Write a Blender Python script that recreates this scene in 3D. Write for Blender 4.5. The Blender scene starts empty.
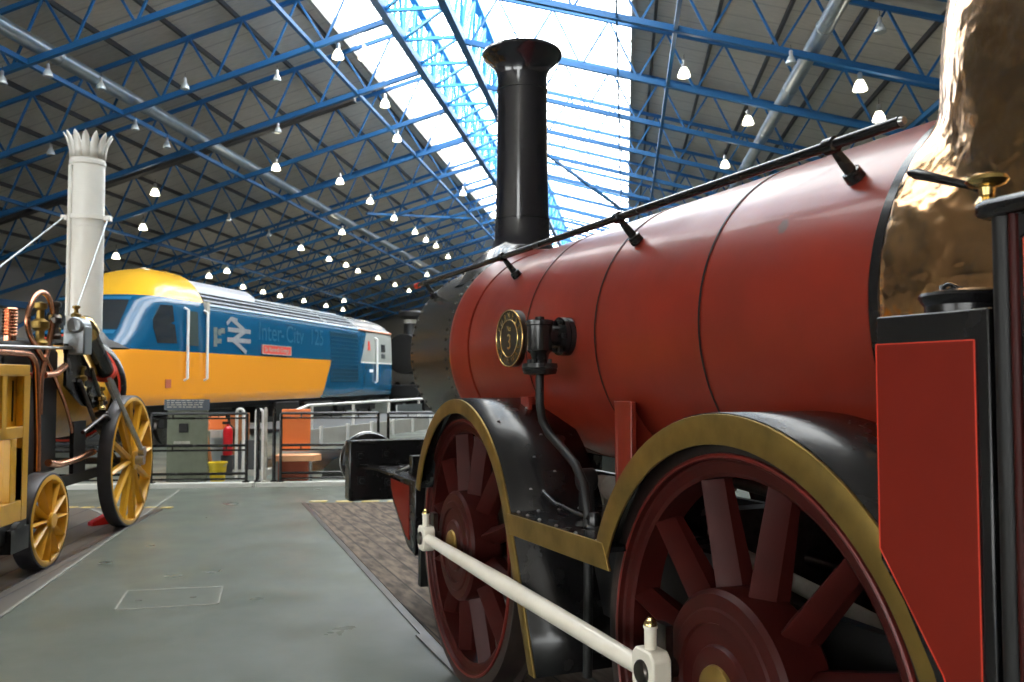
import bpy, bmesh, math, random
from mathutils import Vector, Matrix
random.seed(7)
S = bpy.context.scene
C = S.collection
PI = math.pi
R = math.radians

# ------------------------------------------------------------------ camera, sky, exposure
cd = bpy.data.cameras.new('camera')
cam = bpy.data.objects.new('camera', cd); C.objects.link(cam)
cam.location = (0, 0, 1.605)
cam.rotation_euler = (R(90) + math.atan(39/852), 0, 0)
cd.sensor_width = 36; cd.lens = 852/1024*36
cd.clip_start = .05; cd.clip_end = 300
cd.dof.use_dof = True; cd.dof.focus_distance = 3.2; cd.dof.aperture_fstop = 5.5
S.camera = cam
W = bpy.data.worlds.new('overcast_sky'); S.world = W; W.use_nodes = True
bg = W.node_tree.nodes['Background']
bg.inputs[0].default_value = (1, .985, .95, 1); bg.inputs[1].default_value = 11
S.view_settings.view_transform = 'Standard'; S.view_settings.look = 'None'
S.view_settings.gamma = 1; S.view_settings.use_curve_mapping = False
S.view_settings.exposure = 0.0

# ------------------------------------------------------------------ materials
MATS = {}
def nod(nt, t, **kw):
    n = nt.nodes.new(t)
    for k, v in kw.items(): setattr(n, k, v)
    return n
def pbr(name, col, rough=.5, metal=0, col2=None, scale=6, detail=4, contrast=.5, bump=0, bscale=None, coat=0, emit=None, rough2=None, stretch=None, bdist=.01, spec=None):
    m = bpy.data.materials.new(name); m.use_nodes = True
    nt = m.node_tree; b = nt.nodes['Principled BSDF']
    b.inputs['Base Color'].default_value = (*col, 1)
    b.inputs['Roughness'].default_value = rough; b.inputs['Metallic'].default_value = metal
    b.inputs['Coat Weight'].default_value = coat; b.inputs['Coat Roughness'].default_value = .08
    if emit: b.inputs['Emission Color'].default_value = (*emit[:3], 1); b.inputs['Emission Strength'].default_value = emit[3]
    if col2 or bump or rough2:
        tc = nod(nt, 'ShaderNodeTexCoord'); mp = nod(nt, 'ShaderNodeMapping')
        nt.links.new(tc.outputs['Object'], mp.inputs[0])
        if stretch: mp.inputs['Scale'].default_value = stretch
        n = nod(nt, 'ShaderNodeTexNoise'); n.inputs['Scale'].default_value = scale; n.inputs['Detail'].default_value = detail
        nt.links.new(mp.outputs[0], n.inputs['Vector'])
        mr = nod(nt, 'ShaderNodeMapRange'); mr.inputs[1].default_value = .5-contrast/2; mr.inputs[2].default_value = .5+contrast/2
        nt.links.new(n.outputs[0], mr.inputs[0])
        if col2:
            mx = nod(nt, 'ShaderNodeMix', data_type='RGBA')
            mx.inputs[6].default_value = (*col, 1); mx.inputs[7].default_value = (*col2, 1)
            nt.links.new(mr.outputs[0], mx.inputs[0]); nt.links.new(mx.outputs[2], b.inputs['Base Color'])
        if rough2 is not None:
            m2 = nod(nt, 'ShaderNodeMapRange'); m2.inputs[3].default_value = rough; m2.inputs[4].default_value = rough2
            nt.links.new(mr.outputs[0], m2.inputs[0]); nt.links.new(m2.outputs[0], b.inputs['Roughness'])
        if bump:
            n2 = nod(nt, 'ShaderNodeTexNoise'); n2.inputs['Scale'].default_value = bscale or scale*3; n2.inputs['Detail'].default_value = 3
            nt.links.new(mp.outputs[0], n2.inputs['Vector'])
            bp = nod(nt, 'ShaderNodeBump'); bp.inputs['Strength'].default_value = bump; bp.inputs['Distance'].default_value = bdist
            nt.links.new(n2.outputs[0], bp.inputs['Height']); nt.links.new(bp.outputs[0], b.inputs['Normal'])
    if spec is not None: b.inputs['Specular IOR Level'].default_value = spec
    MATS[name] = m
    return m
def wave_mat(name, c1, c2, axis, scale, rough=.6, noise=None, thr=(.85, .95), bump=0, coat=0):
    """thin stripes (board joints, sheet ribs) along one object axis, over a mottled base"""
    m = bpy.data.materials.new(name); m.use_nodes = True; nt = m.node_tree; b = nt.nodes['Principled BSDF']
    b.inputs['Roughness'].default_value = rough; b.inputs['Coat Weight'].default_value = coat
    tc = nod(nt, 'ShaderNodeTexCoord'); sx = nod(nt, 'ShaderNodeSeparateXYZ'); nt.links.new(tc.outputs['Object'], sx.inputs[0])
    mu = nod(nt, 'ShaderNodeMath', operation='MULTIPLY'); mu.inputs[1].default_value = scale; nt.links.new(sx.outputs[axis], mu.inputs[0])
    fr = nod(nt, 'ShaderNodeMath', operation='FRACT'); nt.links.new(mu.outputs[0], fr.inputs[0])
    mr = nod(nt, 'ShaderNodeMapRange'); mr.inputs[1].default_value = thr[0]; mr.inputs[2].default_value = thr[1]; nt.links.new(fr.outputs[0], mr.inputs[0])
    base = nod(nt, 'ShaderNodeMix', data_type='RGBA'); base.inputs[6].default_value = (*c1, 1); base.inputs[7].default_value = (*(noise or c1), 1)
    n = nod(nt, 'ShaderNodeTexNoise'); n.inputs['Scale'].default_value = 3; n.inputs['Detail'].default_value = 8
    mp = nod(nt, 'ShaderNodeMapping'); sc = [1.2, 1.2, 1.2]; sc[axis] = 5; mp.inputs['Scale'].default_value = sc
    nt.links.new(tc.outputs['Object'], mp.inputs[0]); nt.links.new(mp.outputs[0], n.inputs['Vector'])
    m3 = nod(nt, 'ShaderNodeMapRange'); m3.inputs[1].default_value = .35; m3.inputs[2].default_value = .65; nt.links.new(n.outputs[0], m3.inputs[0])
    nt.links.new(m3.outputs[0], base.inputs[0])
    mx = nod(nt, 'ShaderNodeMix', data_type='RGBA'); nt.links.new(base.outputs[2], mx.inputs[6]); mx.inputs[7].default_value = (*c2, 1)
    nt.links.new(mr.outputs[0], mx.inputs[0]); nt.links.new(mx.outputs[2], b.inputs['Base Color'])
    if bump:
        bp = nod(nt, 'ShaderNodeBump'); bp.inputs['Strength'].default_value = bump; bp.inputs['Distance'].default_value = .01; bp.invert = True
        nt.links.new(mr.outputs[0], bp.inputs['Height']); nt.links.new(bp.outputs[0], b.inputs['Normal'])
    MATS[name] = m
    return m

red = pbr('boiler_red_paint', (.25, .024, .011), .30, 0, (.16, .016, .008), 2.2, 8, .5, .05, 14, .15, rough2=.44, spec=.4)
def scuff_on(m, c, rad, col):
    nt = m.node_tree; b = nt.nodes['Principled BSDF']; src = b.inputs['Base Color'].links[0].from_socket
    tc = nod(nt, 'ShaderNodeTexCoord'); ad = nod(nt, 'ShaderNodeTexNoise'); ad.inputs['Scale'].default_value = 30; nt.links.new(tc.outputs['Object'], ad.inputs['Vector'])
    d = nod(nt, 'ShaderNodeVectorMath', operation='DISTANCE'); nt.links.new(tc.outputs['Object'], d.inputs[0]); d.inputs[1].default_value = c
    mu = nod(nt, 'ShaderNodeMath', operation='MULTIPLY_ADD'); nt.links.new(ad.outputs[0], mu.inputs[0]); mu.inputs[1].default_value = rad*1.4; nt.links.new(d.outputs['Value'], mu.inputs[2])
    mr = nod(nt, 'ShaderNodeMapRange'); mr.inputs[1].default_value = rad*1.3; mr.inputs[2].default_value = rad*1.8; mr.inputs[3].default_value = .75; mr.inputs[4].default_value = 0; nt.links.new(mu.outputs[0], mr.inputs[0])
    mx = nod(nt, 'ShaderNodeMix', data_type='RGBA'); nt.links.new(mr.outputs[0], mx.inputs[0]); nt.links.new(src, mx.inputs[6]); mx.inputs[7].default_value = (*col, 1); nt.links.new(mx.outputs[2], b.inputs['Base Color'])
scuff_on(red, (-.539, -2.262, 2.074), .026, (.085, .06, .05))
redpanel = pbr('panel_red_paint', (.20, .0145, .007), .42, 0, (.165, .012, .006), 5, 5, .6, coat=0, spec=.2)
redline = pbr('red_lining_paint', (.75, .06, .03), .4)
wheelred = pbr('wheel_maroon_paint', (.055, .0065, .005), .46, 0, (.03, .0045, .0035), 9, 6, .6, .05, 30, 0, spec=.2)
rimred = pbr('rim_red_paint', (.20, .02, .014), .35, 0, (.10, .012, .009), 9, 6, .6)
black = pbr('black_gloss_paint', (.007, .007, .008), .2, 0, (.013, .012, .012), 8, 6, .9, .05, 18, .1, rough2=.32, spec=.4)
blackm = pbr('black_matt_metal', (.009, .009, .010), .45, 0, (.018, .017, .016), 9, 6, .9, .08, 30, spec=.3)
chimblack = pbr('chimney_black_enamel', (.008, .008, .013), .10, 0, (.014, .014, .02), 14, 8, .4, .14, 26, .8, rough2=.25, bdist=.006)
smokeb = pbr('smokebox_black_paint', (.010, .010, .010), .27, 0, (.03, .024, .014), 5, 5, .5, .06, 3, .2)
steel = pbr('bright_steel', (.55, .55, .56), .28, 1, (.38, .37, .36), 20, 4, .5)
dsteel = pbr('oily_steel', (.16, .14, .13), .3, 1, (.07, .06, .055), 20, 4, .5)
tyre_m = pbr('dark_tyre_steel', (.03, .022, .02), .4, .3, (.05, .035, .03), 12, 4, .5)
brass = pbr('tarnished_brass', (.42, .27, .07), .34, .85, (.20, .135, .04), 7, 7, .45, .04, 30, rough2=.5)
brassb = pbr('polished_brass', (.80, .60, .25), .2, 1, (.6, .42, .15), 15, 4, .5)
copper = pbr('polished_dented_copper', (.84, .46, .26), .10, 1, (.62, .38, .16), 3, 6, .6, .6, 5, rough2=.22, bdist=.05)
copperp = pbr('copper_pipe', (.80, .40, .25), .25, 1, (.6, .25, .14), 20, 4, .5)
cream = pbr('cream_white_paint', (.88, .82, .71), .35, 0, (.78, .72, .60), 8, 5, .5, coat=.3)
offwhite = pbr('dirty_white_paint', (.62, .60, .54), .5, 0, (.3, .27, .22), 10, 6, .6)
white = pbr('white_paint', (.80, .80, .78), .4)
chimwhite = pbr('white_chimney_enamel', (.86, .85, .81), .35, 0, (.78, .77, .72), 4, 3, .5, coat=.3)
rocketyel = pbr('mustard_yellow_paint', (.80, .42, .025), .4, 0, (.68, .34, .02), 7, 4, .5, coat=.2)
trussblue = pbr('truss_blue_paint', (.009, .115, .31), .5)
girdglare = pbr('girder_blue_with_glare', (.06, .36, .72), .45)  # truss blue lightened, skylight glare put into the colour
purl = pbr('dark_purlin_steel', (.045, .04, .04), .6)
galv = pbr('galvanised_duct', (.42, .45, .47), .35, .7, (.3, .33, .35), 3, 3, .5)
wallm = pbr('beige_wall_sheet', (.42, .38, .33), .8, 0, (.36, .33, .29), .6, 3, .5)
scuff = pbr('scuffed_line', (.27, .27, .235), .6, 0, (.17, .17, .15), 8, 4, .5)
kerb = pbr('pale_kerb_paint', (.62, .62, .58), .6)
yellowline = pbr('worn_yellow_marking', (.62, .46, .10), .6, 0, (.4, .33, .2), 9, 4, .5)
rail_m = pbr('worn_rail_steel', (.12, .11, .11), .35, .6, (.06, .05, .05), 4, 4, .5)
roofm = wave_mat('grey_roof_sheet', (.58, .53, .47), (.40, .36, .32), 1, 1.05, .7, (.50, .455, .40), (.90, .96))
plank = wave_mat('weathered_floor_planks', (.042, .030, .022), (.008, .007, .006), 0, 5.5, .9, (.17, .125, .09), (.90, .97), .5)
darkfloor = wave_mat('dark_track_floor', (.10, .088, .08), (.03, .025, .02), 0, 3.0, .5, (.10, .085, .07), (.93, .98), .3)
orange = pbr('orange_board', (.90, .22, .05), .5)
orangep = pbr('pale_orange_shelf', (.95, .50, .26), .5)
brick = pbr('brick_red_board', (.42, .10, .05), .7)
greeng = pbr('grey_green_board', (.17, .19, .135), .6, 0, (.13, .145, .10), 8, 3, .5)
darkgrey = pbr('dark_grey_panel', (.05, .055, .06), .5)
yelb = pbr('yellow_plastic', (.75, .55, .02), .4)
redext = pbr('extinguisher_red', (.65, .01, .02), .3, coat=.4)
wood = pbr('varnished_wood', (.45, .18, .06), .5, 0, (.35, .13, .04), 8, 4, .5, stretch=(6, 6, 1))
pitm = pbr('dark_pit_wall', (.02, .024, .02), .7)
paleg = pbr('pale_grey_fascia', (.55, .54, .50), .6, 0, (.44, .43, .40), 3, 4, .5)
glassdark = pbr('dark_cab_glass', (.03, .035, .04), .06, 0, coat=.5)
lampglass = pbr('glowing_lamp_refractor', (1, .97, .9), .3, 0, emit=(1, .93, .70, 5))
lamptop = pbr('silver_lamp_housing', (.6, .6, .6), .35, .8)
lampoff = pbr('clear_lamp_refractor', (.75, .78, .78), .15, .3)
platedark = pbr('plate_dark_enamel', (.035, .028, .02), .35, .3)

# floor of the gangway: sealed grey-green concrete
def floor_mat():
    m = pbr('sealed_grey_green_concrete', (.108, .124, .103), .24, 0, (.086, .099, .083), 1.3, 8, .5, .03, 40, coat=0, rough2=.5)
    return m
floorm = floor_mat()

# glazing of the roof: thin, slightly reflecting, lets the sky through
def glaze_mat():
    m = bpy.data.materials.new('skylight_glass'); m.use_nodes = True; nt = m.node_tree; nt.nodes.clear()
    o = nod(nt, 'ShaderNodeOutputMaterial'); t = nod(nt, 'ShaderNodeBsdfTransparent'); g = nod(nt, 'ShaderNodeBsdfGlossy')
    t.inputs[0].default_value = (.95, .97, .98, 1); g.inputs['Roughness'].default_value = .1
    mx = nod(nt, 'ShaderNodeMixShader'); mx.inputs[0].default_value = .06
    nt.links.new(t.outputs[0], mx.inputs[1]); nt.links.new(g.outputs[0], mx.inputs[2]); nt.links.new(mx.outputs[0], o.inputs[0])
    return m
glaze = glaze_mat()

# livery of the diesel power car: colour regions by position on the body
def livery_mat():
    m = bpy.data.materials.new('blue_yellow_grey_livery'); m.use_nodes = True; nt = m.node_tree; b = nt.nodes['Principled BSDF']
    b.inputs['Roughness'].default_value = .22; b.inputs['Coat Weight'].default_value = .5
    tc = nod(nt, 'ShaderNodeTexCoord'); s = nod(nt, 'ShaderNodeSeparateXYZ'); nt.links.new(tc.outputs['Object'], s.inputs[0])
    Y, Z = s.outputs[1], s.outputs[2]
    def mt(op, a, c):
        n = nod(nt, 'ShaderNodeMath', operation=op)
        for i, v in enumerate((a, c)):
            if isinstance(v, (int, float)): n.inputs[i].default_value = v
            else: nt.links.new(v, n.inputs[i])
        return n.outputs[0]
    def mix(f, a, c):
        n = nod(nt, 'ShaderNodeMix', data_type='RGBA'); nt.links.new(f, n.inputs[0])
        for i, v in ((6, a), (7, c)):
            if isinstance(v, tuple): n.inputs[i].default_value = (*v, 1)
            else: nt.links.new(v, n.inputs[i])
        return n.outputs[2]
    blue = (.004, .085, .19); yel = (.86, .33, .025); ryel = (.92, .50, .03); grey = (.44, .46, .43); dark = (.10, .105, .125); lt = (.50, .50, .53)
    front = mt('LESS_THAN', mt('SUBTRACT', Y, mt('MULTIPLY', mt('SUBTRACT', Z, 1.05), .62)), 7.1)
    low = mt('LESS_THAN', Z, 2.29)
    c = mix(mt('MULTIPLY', front, low), blue, yel)
    rear = mt('GREATER_THAN', mt('SUBTRACT', Y, mt('MULTIPLY', mt('SUBTRACT', Z, 2.25), .55)), 10.55)
    c = mix(mt('MULTIPLY', rear, mt('MULTIPLY', mt('GREATER_THAN', Z, 2.27), mt('LESS_THAN', Z, 3.46))), c, grey)
    roof = mt('GREATER_THAN', Z, 3.56)
    roofc = mix(mt('GREATER_THAN', Y, 10.3), dark, lt)
    roofc = mix(mt('LESS_THAN', Y, .02), roofc, ryel)
    c = mix(roof, c, roofc)
    nt.links.new(c, b.inputs['Base Color'])
    return m
livery = livery_mat()

# ------------------------------------------------------------------ mesh helpers
class MB:
    def __init__(s): s.v = []; s.f = []; s.sm = []
    def add(s, vs, fs, smooth=False):
        o = len(s.v); s.v += [tuple(v) for v in vs]; s.f += [tuple(i+o for i in f) for f in fs]; s.sm += [smooth]*len(fs); return s
    def box(s, x0, x1, y0, y1, z0, z1):
        return s.add([(x, y, z) for x in (x0, x1) for y in (y0, y1) for z in (z0, z1)],
                     [(0, 1, 3, 2), (4, 6, 7, 5), (0, 4, 5, 1), (2, 3, 7, 6), (0, 2, 6, 4), (1, 5, 7, 3)])
    def bar(s, a, b, w, h=None, up=(0, 0, 1)):
        h = h or w; a = Vector(a); b = Vector(b); d = (b-a).normalized(); u = Vector(up)
        if abs(d.dot(u)) > .98: u = Vector((0, 1, 0)) if abs(d.y) < .9 else Vector((1, 0, 0))
        r = d.cross(u).normalized(); u = r.cross(d)
        vs = [p + r*i*w/2 + u*j*h/2 for p in (a, b) for i, j in ((-1, -1), (1, -1), (1, 1), (-1, 1))]
        return s.add(vs, [(3, 2, 1, 0), (4, 5, 6, 7), (0, 1, 5, 4), (1, 2, 6, 5), (2, 3, 7, 6), (3, 0, 4, 7)])
    def tube(s, pts, r, n=10, caps=True):
        pts = [Vector(p) for p in pts]; rs = r if isinstance(r, (list, tuple)) else [r]*len(pts)
        rings = []; pu = None
        for i, p in enumerate(pts):
            d = (pts[min(i+1, len(pts)-1)]-pts[max(i-1, 0)]).normalized()
            if pu is None:
                pu = Vector((0, 0, 1)) if abs(d.z) < .9 else Vector((1, 0, 0))
            x = d.cross(pu).normalized(); pu = x.cross(d).normalized()
            rings.append([p + (x*math.cos(2*PI*k/n)+pu*math.sin(2*PI*k/n))*rs[i] for k in range(n)])
        vs = [v for g in rings for v in g]
        fs = [(i*n+k, i*n+(k+1) % n, (i+1)*n+(k+1) % n, (i+1)*n+k) for i in range(len(pts)-1) for k in range(n)]
        s.add(vs, fs, True)
        if caps:
            s.add(rings[0], [tuple(range(n))[::-1]]); s.add(rings[-1], [tuple(range(n))])
        return s
    def lathe(s, prof, c=(0, 0, 0), axis='z', n=32, a0=0, a1=2*PI, smooth=True):
        """prof: (radius, height) pairs"""
        full = abs(a1-a0-2*PI) < 1e-6; m = n if full else n+1
        vs = []
        for r, h in prof:
            for k in range(m):
                a = a0+(a1-a0)*k/n; p = (r*math.cos(a), r*math.sin(a), h)
                if axis == 'x': p = (h, p[0], p[1])
                if axis == 'y': p = (p[0], h, p[1])
                vs.append((p[0]+c[0], p[1]+c[1], p[2]+c[2]))
        fs = []
        for i in range(len(prof)-1):
            for k in range(n):
                k2 = (k+1) % m
                fs.append((i*m+k, i*m+k2, (i+1)*m+k2, (i+1)*m+k))
        return s.add(vs, fs, smooth)
    def prism(s, poly, h0, h1, axis='x'):
        """poly in the two other axes (y,z) / (x,z) / (x,y)"""
        def P(p, h): return {'x': (h, p[0], p[1]), 'y': (p[0], h, p[1]), 'z': (p[0], p[1], h)}[axis]
        n = len(poly)
        return s.add([P(p, h) for h in (h0, h1) for p in poly],
                     [tuple(range(n))[::-1], tuple(range(n, 2*n))] + [(k, (k+1) % n, n+(k+1) % n, n+k) for k in range(n)])
    def strip(s, A, B):
        """quads between two equally long point lists"""
        n = len(A)
        return s.add(list(A)+list(B), [(k, k+1, n+k+1, n+k) for k in range(n-1)], True)
    def build(s, name, mat, parent=None, bevel=0, solid=0, auto=True, ang=38):
        me = bpy.data.meshes.new(name); me.from_pydata(s.v, [], s.f)
        bm = bmesh.new(); bm.from_mesh(me); bmesh.ops.remove_doubles(bm, verts=bm.verts, dist=1e-5)
        bmesh.ops.recalc_face_normals(bm, faces=bm.faces)
        if auto:
            for e in bm.edges:
                if len(e.link_faces) == 2 and e.calc_face_angle(0) > R(ang): e.smooth = False
            for f in bm.faces: f.smooth = True
        bm.to_mesh(me); bm.free()
        me.materials.append(mat)
        o = bpy.data.objects.new(name, me); C.objects.link(o)
        if parent: o.parent = parent
        if solid:
            md = o.modifiers.new('thickness', 'SOLIDIFY'); md.thickness = solid; md.offset = 0
        if bevel:
            md = o.modifiers.new('bevel', 'BEVEL'); md.width = bevel; md.segments = 2; md.limit_method = 'ANGLE'; md.angle_limit = R(35)
        return o
def tag(o, label=None, cat=None, group=None, kind=None):
    if label: o['label'] = label
    if cat: o['category'] = cat
    if group: o['group'] = group
    if kind: o['kind'] = kind
    return o
def empty(name, loc, rz, label, cat, group=None):
    o = bpy.data.objects.new(name, None); C.objects.link(o); o.location = loc; o.rotation_euler = (0, 0, rz); o.empty_display_size = .2
    return tag(o, label, cat, group)
def copy_tree(o, parent=None):
    c = o.copy(); C.objects.link(c); c.parent = parent
    for ch in list(o.children): copy_tree(ch, c)
    return c
def text(name, s, size, mat, parent, M, depth=.003, align='CENTER', shear=0, xs=1.0):
    cu = bpy.data.curves.new(name, 'FONT'); cu.body = s; cu.size = size; cu.extrude = depth; cu.align_x = align; cu.align_y = 'CENTER'; cu.shear = shear
    t = bpy.data.objects.new(name, cu); C.objects.link(t)
    bpy.context.view_layer.update()
    me = bpy.data.meshes.new_from_object(t.evaluated_get(bpy.context.evaluated_depsgraph_get()))
    bpy.data.objects.remove(t)
    me.transform(M @ Matrix.Diagonal((xs, 1, 1, 1))); me.materials.clear(); me.materials.append(mat)
    o = bpy.data.objects.new(name, me); C.objects.link(o); o.parent = parent
    return o
def arc(cy, cz, r, a0, a1, n):
    return [(cy+r*math.cos(R(a0+(a1-a0)*k/n)), cz+r*math.sin(R(a0+(a1-a0)*k/n))) for k in range(n+1)]

# ================================================================== THE HALL
HR = -math.atan(113/852)            # the ridge runs 7.5 degrees right of the view
def hw(a, t, z=0):
    c, n = math.cos(HR), math.sin(HR); return (a*c - t*n, a*n + t*c, z)
T0, T1, AL, AR = -26, 77, -28.5, 20.0
def zl(a): return 11.6 + .29*(a+6.43)        # bottom chord, left slope
def zr(a): return 10.34 - .267*a             # bottom chord, right slope
DEP = 1.62
def struct(name, mb, mat, **k):
    o = mb.build(name, mat, **k); o['kind'] = 'structure'; return o
def hall(mb, name, mat, **k):
    o = struct(name, mb, mat, **k); o.rotation_euler = (0, 0, HR); return o

# floor
fl = MB(); fl.add([hw(AL, T0), hw(AR, T0), hw(AR, T1), hw(AL, T1)], [(0, 1, 2, 3)])
struct('floor', fl, floorm)
# planked track bed on the right, dark track bed on the left (both a few mm proud)
def bed(name, poly, mat, rz, z=.006):
    M = Matrix.Rotation(-rz, 4, 'Z'); pts = [M @ Vector((x, y, 0)) for x, y in poly]
    n = len(pts)
    mb = MB(); mb.add([(p.x, p.y, h) for h in (-.01, z) for p in pts], [tuple(range(n))[::-1], tuple(range(n, 2*n))]+[(k, (k+1) % n, n+(k+1) % n, n+k) for k in range(n)])
    o = struct(name, mb, mat); o.rotation_euler = (0, 0, rz); return o
bed('trim_1', [(-2.68, 11.18), (1.55, 0.0), (3.2, -4), (7, -4), (3.4, 11.6), (.5, 11.5)], plank, R(22.5))
bed('trim_2', [(-2.0, -1), (-3.47, 5.86), (-4.50, 10.8), (-9.5, 10.6), (-7.2, -1)], darkfloor, R(6.5))
def edge_strip(name, a, b, w, mat, z=.009):
    mb = MB(); mb.bar((a[0], a[1], z-.006), (b[0], b[1], z-.006), w, .012); return struct(name, mb, mat)
edge_strip('trim_3', (-2.72, 11.2), (1.5, 0), .05, rail_m)
edge_strip('trim_4', (-2.0, -1), (-3.47, 5.86), .035, rail_m)
edge_strip('trim_5', (-3.47, 5.86), (-4.85, 12.5), .03, scuff, .007)
edge_strip('trim_6', (-5.19, 10.61), (-4.6, 9.93), .05, scuff, .012)
# yellow dashes at the ends of the track beds
mb = MB()
for k in range(7):
    x = -5.6+k*.2; mb.box(x, x+.13, 10.74, 10.84, 0, .010)
struct('trim_7', mb, yellowline)
mb = MB()
for k in range(9):
    x = -2.66+k*.34; mb.box(x, x+.22, 11.27, 11.38, 0, .011)
struct('trim_8', mb, yellowline)
# rails let into the floor
mb = MB()
cx, cy, th = .4649, 4.8943, R(22.5)
for sx in (-.75, .75):
    e = Vector((math.cos(th), math.sin(th), 0))*sx; d = Vector((-math.sin(th), math.cos(th), 0)); o0 = Vector((cx, cy, 0))+e
    mb.bar(o0-d*9+Vector((0, 0, .0)), o0+d*.9, .07, .02)
struct('trim_9', mb, rail_m)
mb = MB()
for sx in (-.75, .75):
    th2 = R(6.5); e = Vector((math.cos(th2), math.sin(th2), 0))*sx; d = Vector((-math.sin(th2), math.cos(th2), 0)); o0 = Vector((-4.73, 7.27, 0))+e
    mb.bar(o0-d*7, o0+d*3.3, .07, .02)
struct('trim_10', mb, rail_m)
# pale kerb under the barrier
mb = MB(); mb.bar((-9.5, 12.3, .03), (-3.9, 12.93, .03), .16, .08); mb.bar((-3.85, 12.93, .03), (4, 13.75, .03), .16, .08)
struct('trim_11', mb, kerb, bevel=.01)
# inspection cover
hc = MB(); q = [(-2.93, 6.57), (-2.25, 6.71), (-2.11, 6.19), (-2.77, 6.03)]
for k in range(4):
    a, b = q[k], q[(k+1) % 4]; hc.bar((*a, .002), (*b, .002), .018, .006)
cov = empty('inspection_cover', (0, 0, 0), 0, 'rectangular inspection cover let flush into the grey-green gangway floor', 'cover')
hc.build('frame', scuff, cov)
hc = MB(); hc.add([(*p, .0025) for p in q], [(0, 1, 2, 3)]); hc.build('lid', floorm, cov)
for (x, y) in ((-2.72, 6.28), (-2.36, 6.38)):
    l = MB(); l.lathe([(0, .006), (.022, .006), (.026, .002)], (x, y, 0), n=12); l.build('lifting_eye', rail_m, cov)

# walls
def wall(name, p, q, z0, z1, z1b=None):
    mb = MB(); a = hw(*p); b = hw(*q); z1b = z1b if z1b is not None else z1
    mb.add([(a[0], a[1], z0), (b[0], b[1], z0), (b[0], b[1], z1b), (a[0], a[1], z1)], [(0, 1, 2, 3)])
    return struct(name, mb, wallm, solid=.12)
zLt = zl(AL)+DEP+.15; zRt = zr(AR)+DEP+.15; ridge_a = -5.42; ridge_z = zl(ridge_a)+DEP+.15
WG0, WG1, WZ0, WZ1 = T0+1, -4.0, .5, 5.6
for p_, q_, z0_, z1_ in (((AL, T0), (AL, WG0), 0, zLt), ((AL, WG1), (AL, T1), 0, zLt), ((AL, WG0), (AL, WG1), 0, WZ0), ((AL, WG0), (AL, WG1), WZ1, zLt)): wall('wall_left', p_, q_, z0_, z1_)
mb = MB(); mb.box(AL-.01, AL+.01, WG0, WG1, WZ0, WZ1); hall(mb, 'added_window_4', glaze)  # unseen side window, added to light the red locomotive's near side
mb = MB(); yy = WG0
while yy < WG1: mb.box(AL-.05, AL+.05, yy-.05, yy+.05, WZ0, WZ1); yy += 2.4
mb.box(AL-.05, AL+.05, WG0, WG1, 2.9, 3.0); hall(mb, 'trim_13', white)
wall('wall_right', (AR, T0), (AR, T1), 0, zRt)
# unseen end wall behind the viewpoint, with glazing added as fill light
FA0, FA1, FZ0, FZ1 = -20.0, 2.0, .6, 5.4
for poly in ([(AL, 0), (FA0, 0), (FA0, FZ1), (AL, FZ1)], [(FA1, 0), (AR, 0), (AR, FZ1), (FA1, FZ1)], [(FA0, 0), (FA1, 0), (FA1, FZ0), (FA0, FZ0)], [(AL, FZ1), (-9.5, FZ1), (-9.5, 12.0), (ridge_a, ridge_z), (AL, zLt)], [(-3.5, FZ1), (AR, FZ1), (AR, zRt), (ridge_a, ridge_z), (-3.5, 12.0)], [(-9.5, 12.0), (-3.5, 12.0), (ridge_a, ridge_z)]):
    mb = MB(); mb.add([hw(a, T0, z) for a, z in poly], [tuple(range(len(poly)))]); struct('wall_front', mb, wallm, solid=.12)
mb = MB(); mb.box(FA0, FA1, T0-.01, T0+.01, FZ0, FZ1); hall(mb, 'added_window_5', glaze)
mb = MB(); mb.box(-9.5, -3.5, T0-.01, T0+.01, FZ1, 12.0); hall(mb, 'added_window_6', glaze)  # added gable pane, placed to put a bright streak on the black chimney
mb = MB(); aa = FA0
while aa <= FA1: mb.box(aa-.05, aa+.05, T0-.05, T0+.05, FZ0, FZ1); aa += 2.5
hall(mb, 'trim_14', white)
for nm, t in (('wall_back', T1),):
    mb = MB(); pts = [(AL, 0), (AR, 0), (AR, zRt), (ridge_a, ridge_z), (AL, zLt)]
    mb.add([hw(a, t, z) for a, z in pts], [(0, 1, 2, 3, 4)]); struct(nm, mb, wallm, solid=.12)
# roof sheets, open between the two skylight edges
SL, SR = -8.9, .3
def sheet(name, a0, a1, zf, mat, th, t0=T0, t1=T1):
    mb = MB(); z0, z1 = zf(a0)+DEP+.12, zf(a1)+DEP+.12
    mb.add([(a, t, z+h) for h in (0, th) for a, t, z in ((a0, t0, z0), (a1, t0, z1), (a1, t1, z1), (a0, t1, z0))],
           [(3, 2, 1, 0), (4, 5, 6, 7), (0, 1, 5, 4), (1, 2, 6, 5), (2, 3, 7, 6), (3, 0, 4, 7)])
    return hall(mb, name, mat)
sheet('ceiling', AL, SL, zl, roofm, .12)
sheet('ceiling_right', SR, AR, zr, roofm, .12)
TG = 5.0
sheet('window_1', SL, ridge_a, zl, glaze, .012, TG)
sheet('window_2', ridge_a, SR, zr, glaze, .012, TG)
sheet('ceiling_ridge_left', SL, ridge_a, zl, roofm, .12, T0, TG)
sheet('ceiling_ridge_right', ridge_a, SR, zr, roofm, .12, T0, TG)
mb = MB()      # upstands along the skylight edges
for a, zf in ((SL, zl), (SR, zr)): mb.box(a-.06, a+.06, T0, T1, zf(a)+DEP-.05, zf(a)+DEP+.3)
hall(mb, 'trim_12', wallm)
mb = MB()      # slim glazing bars
t = TG
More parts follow.
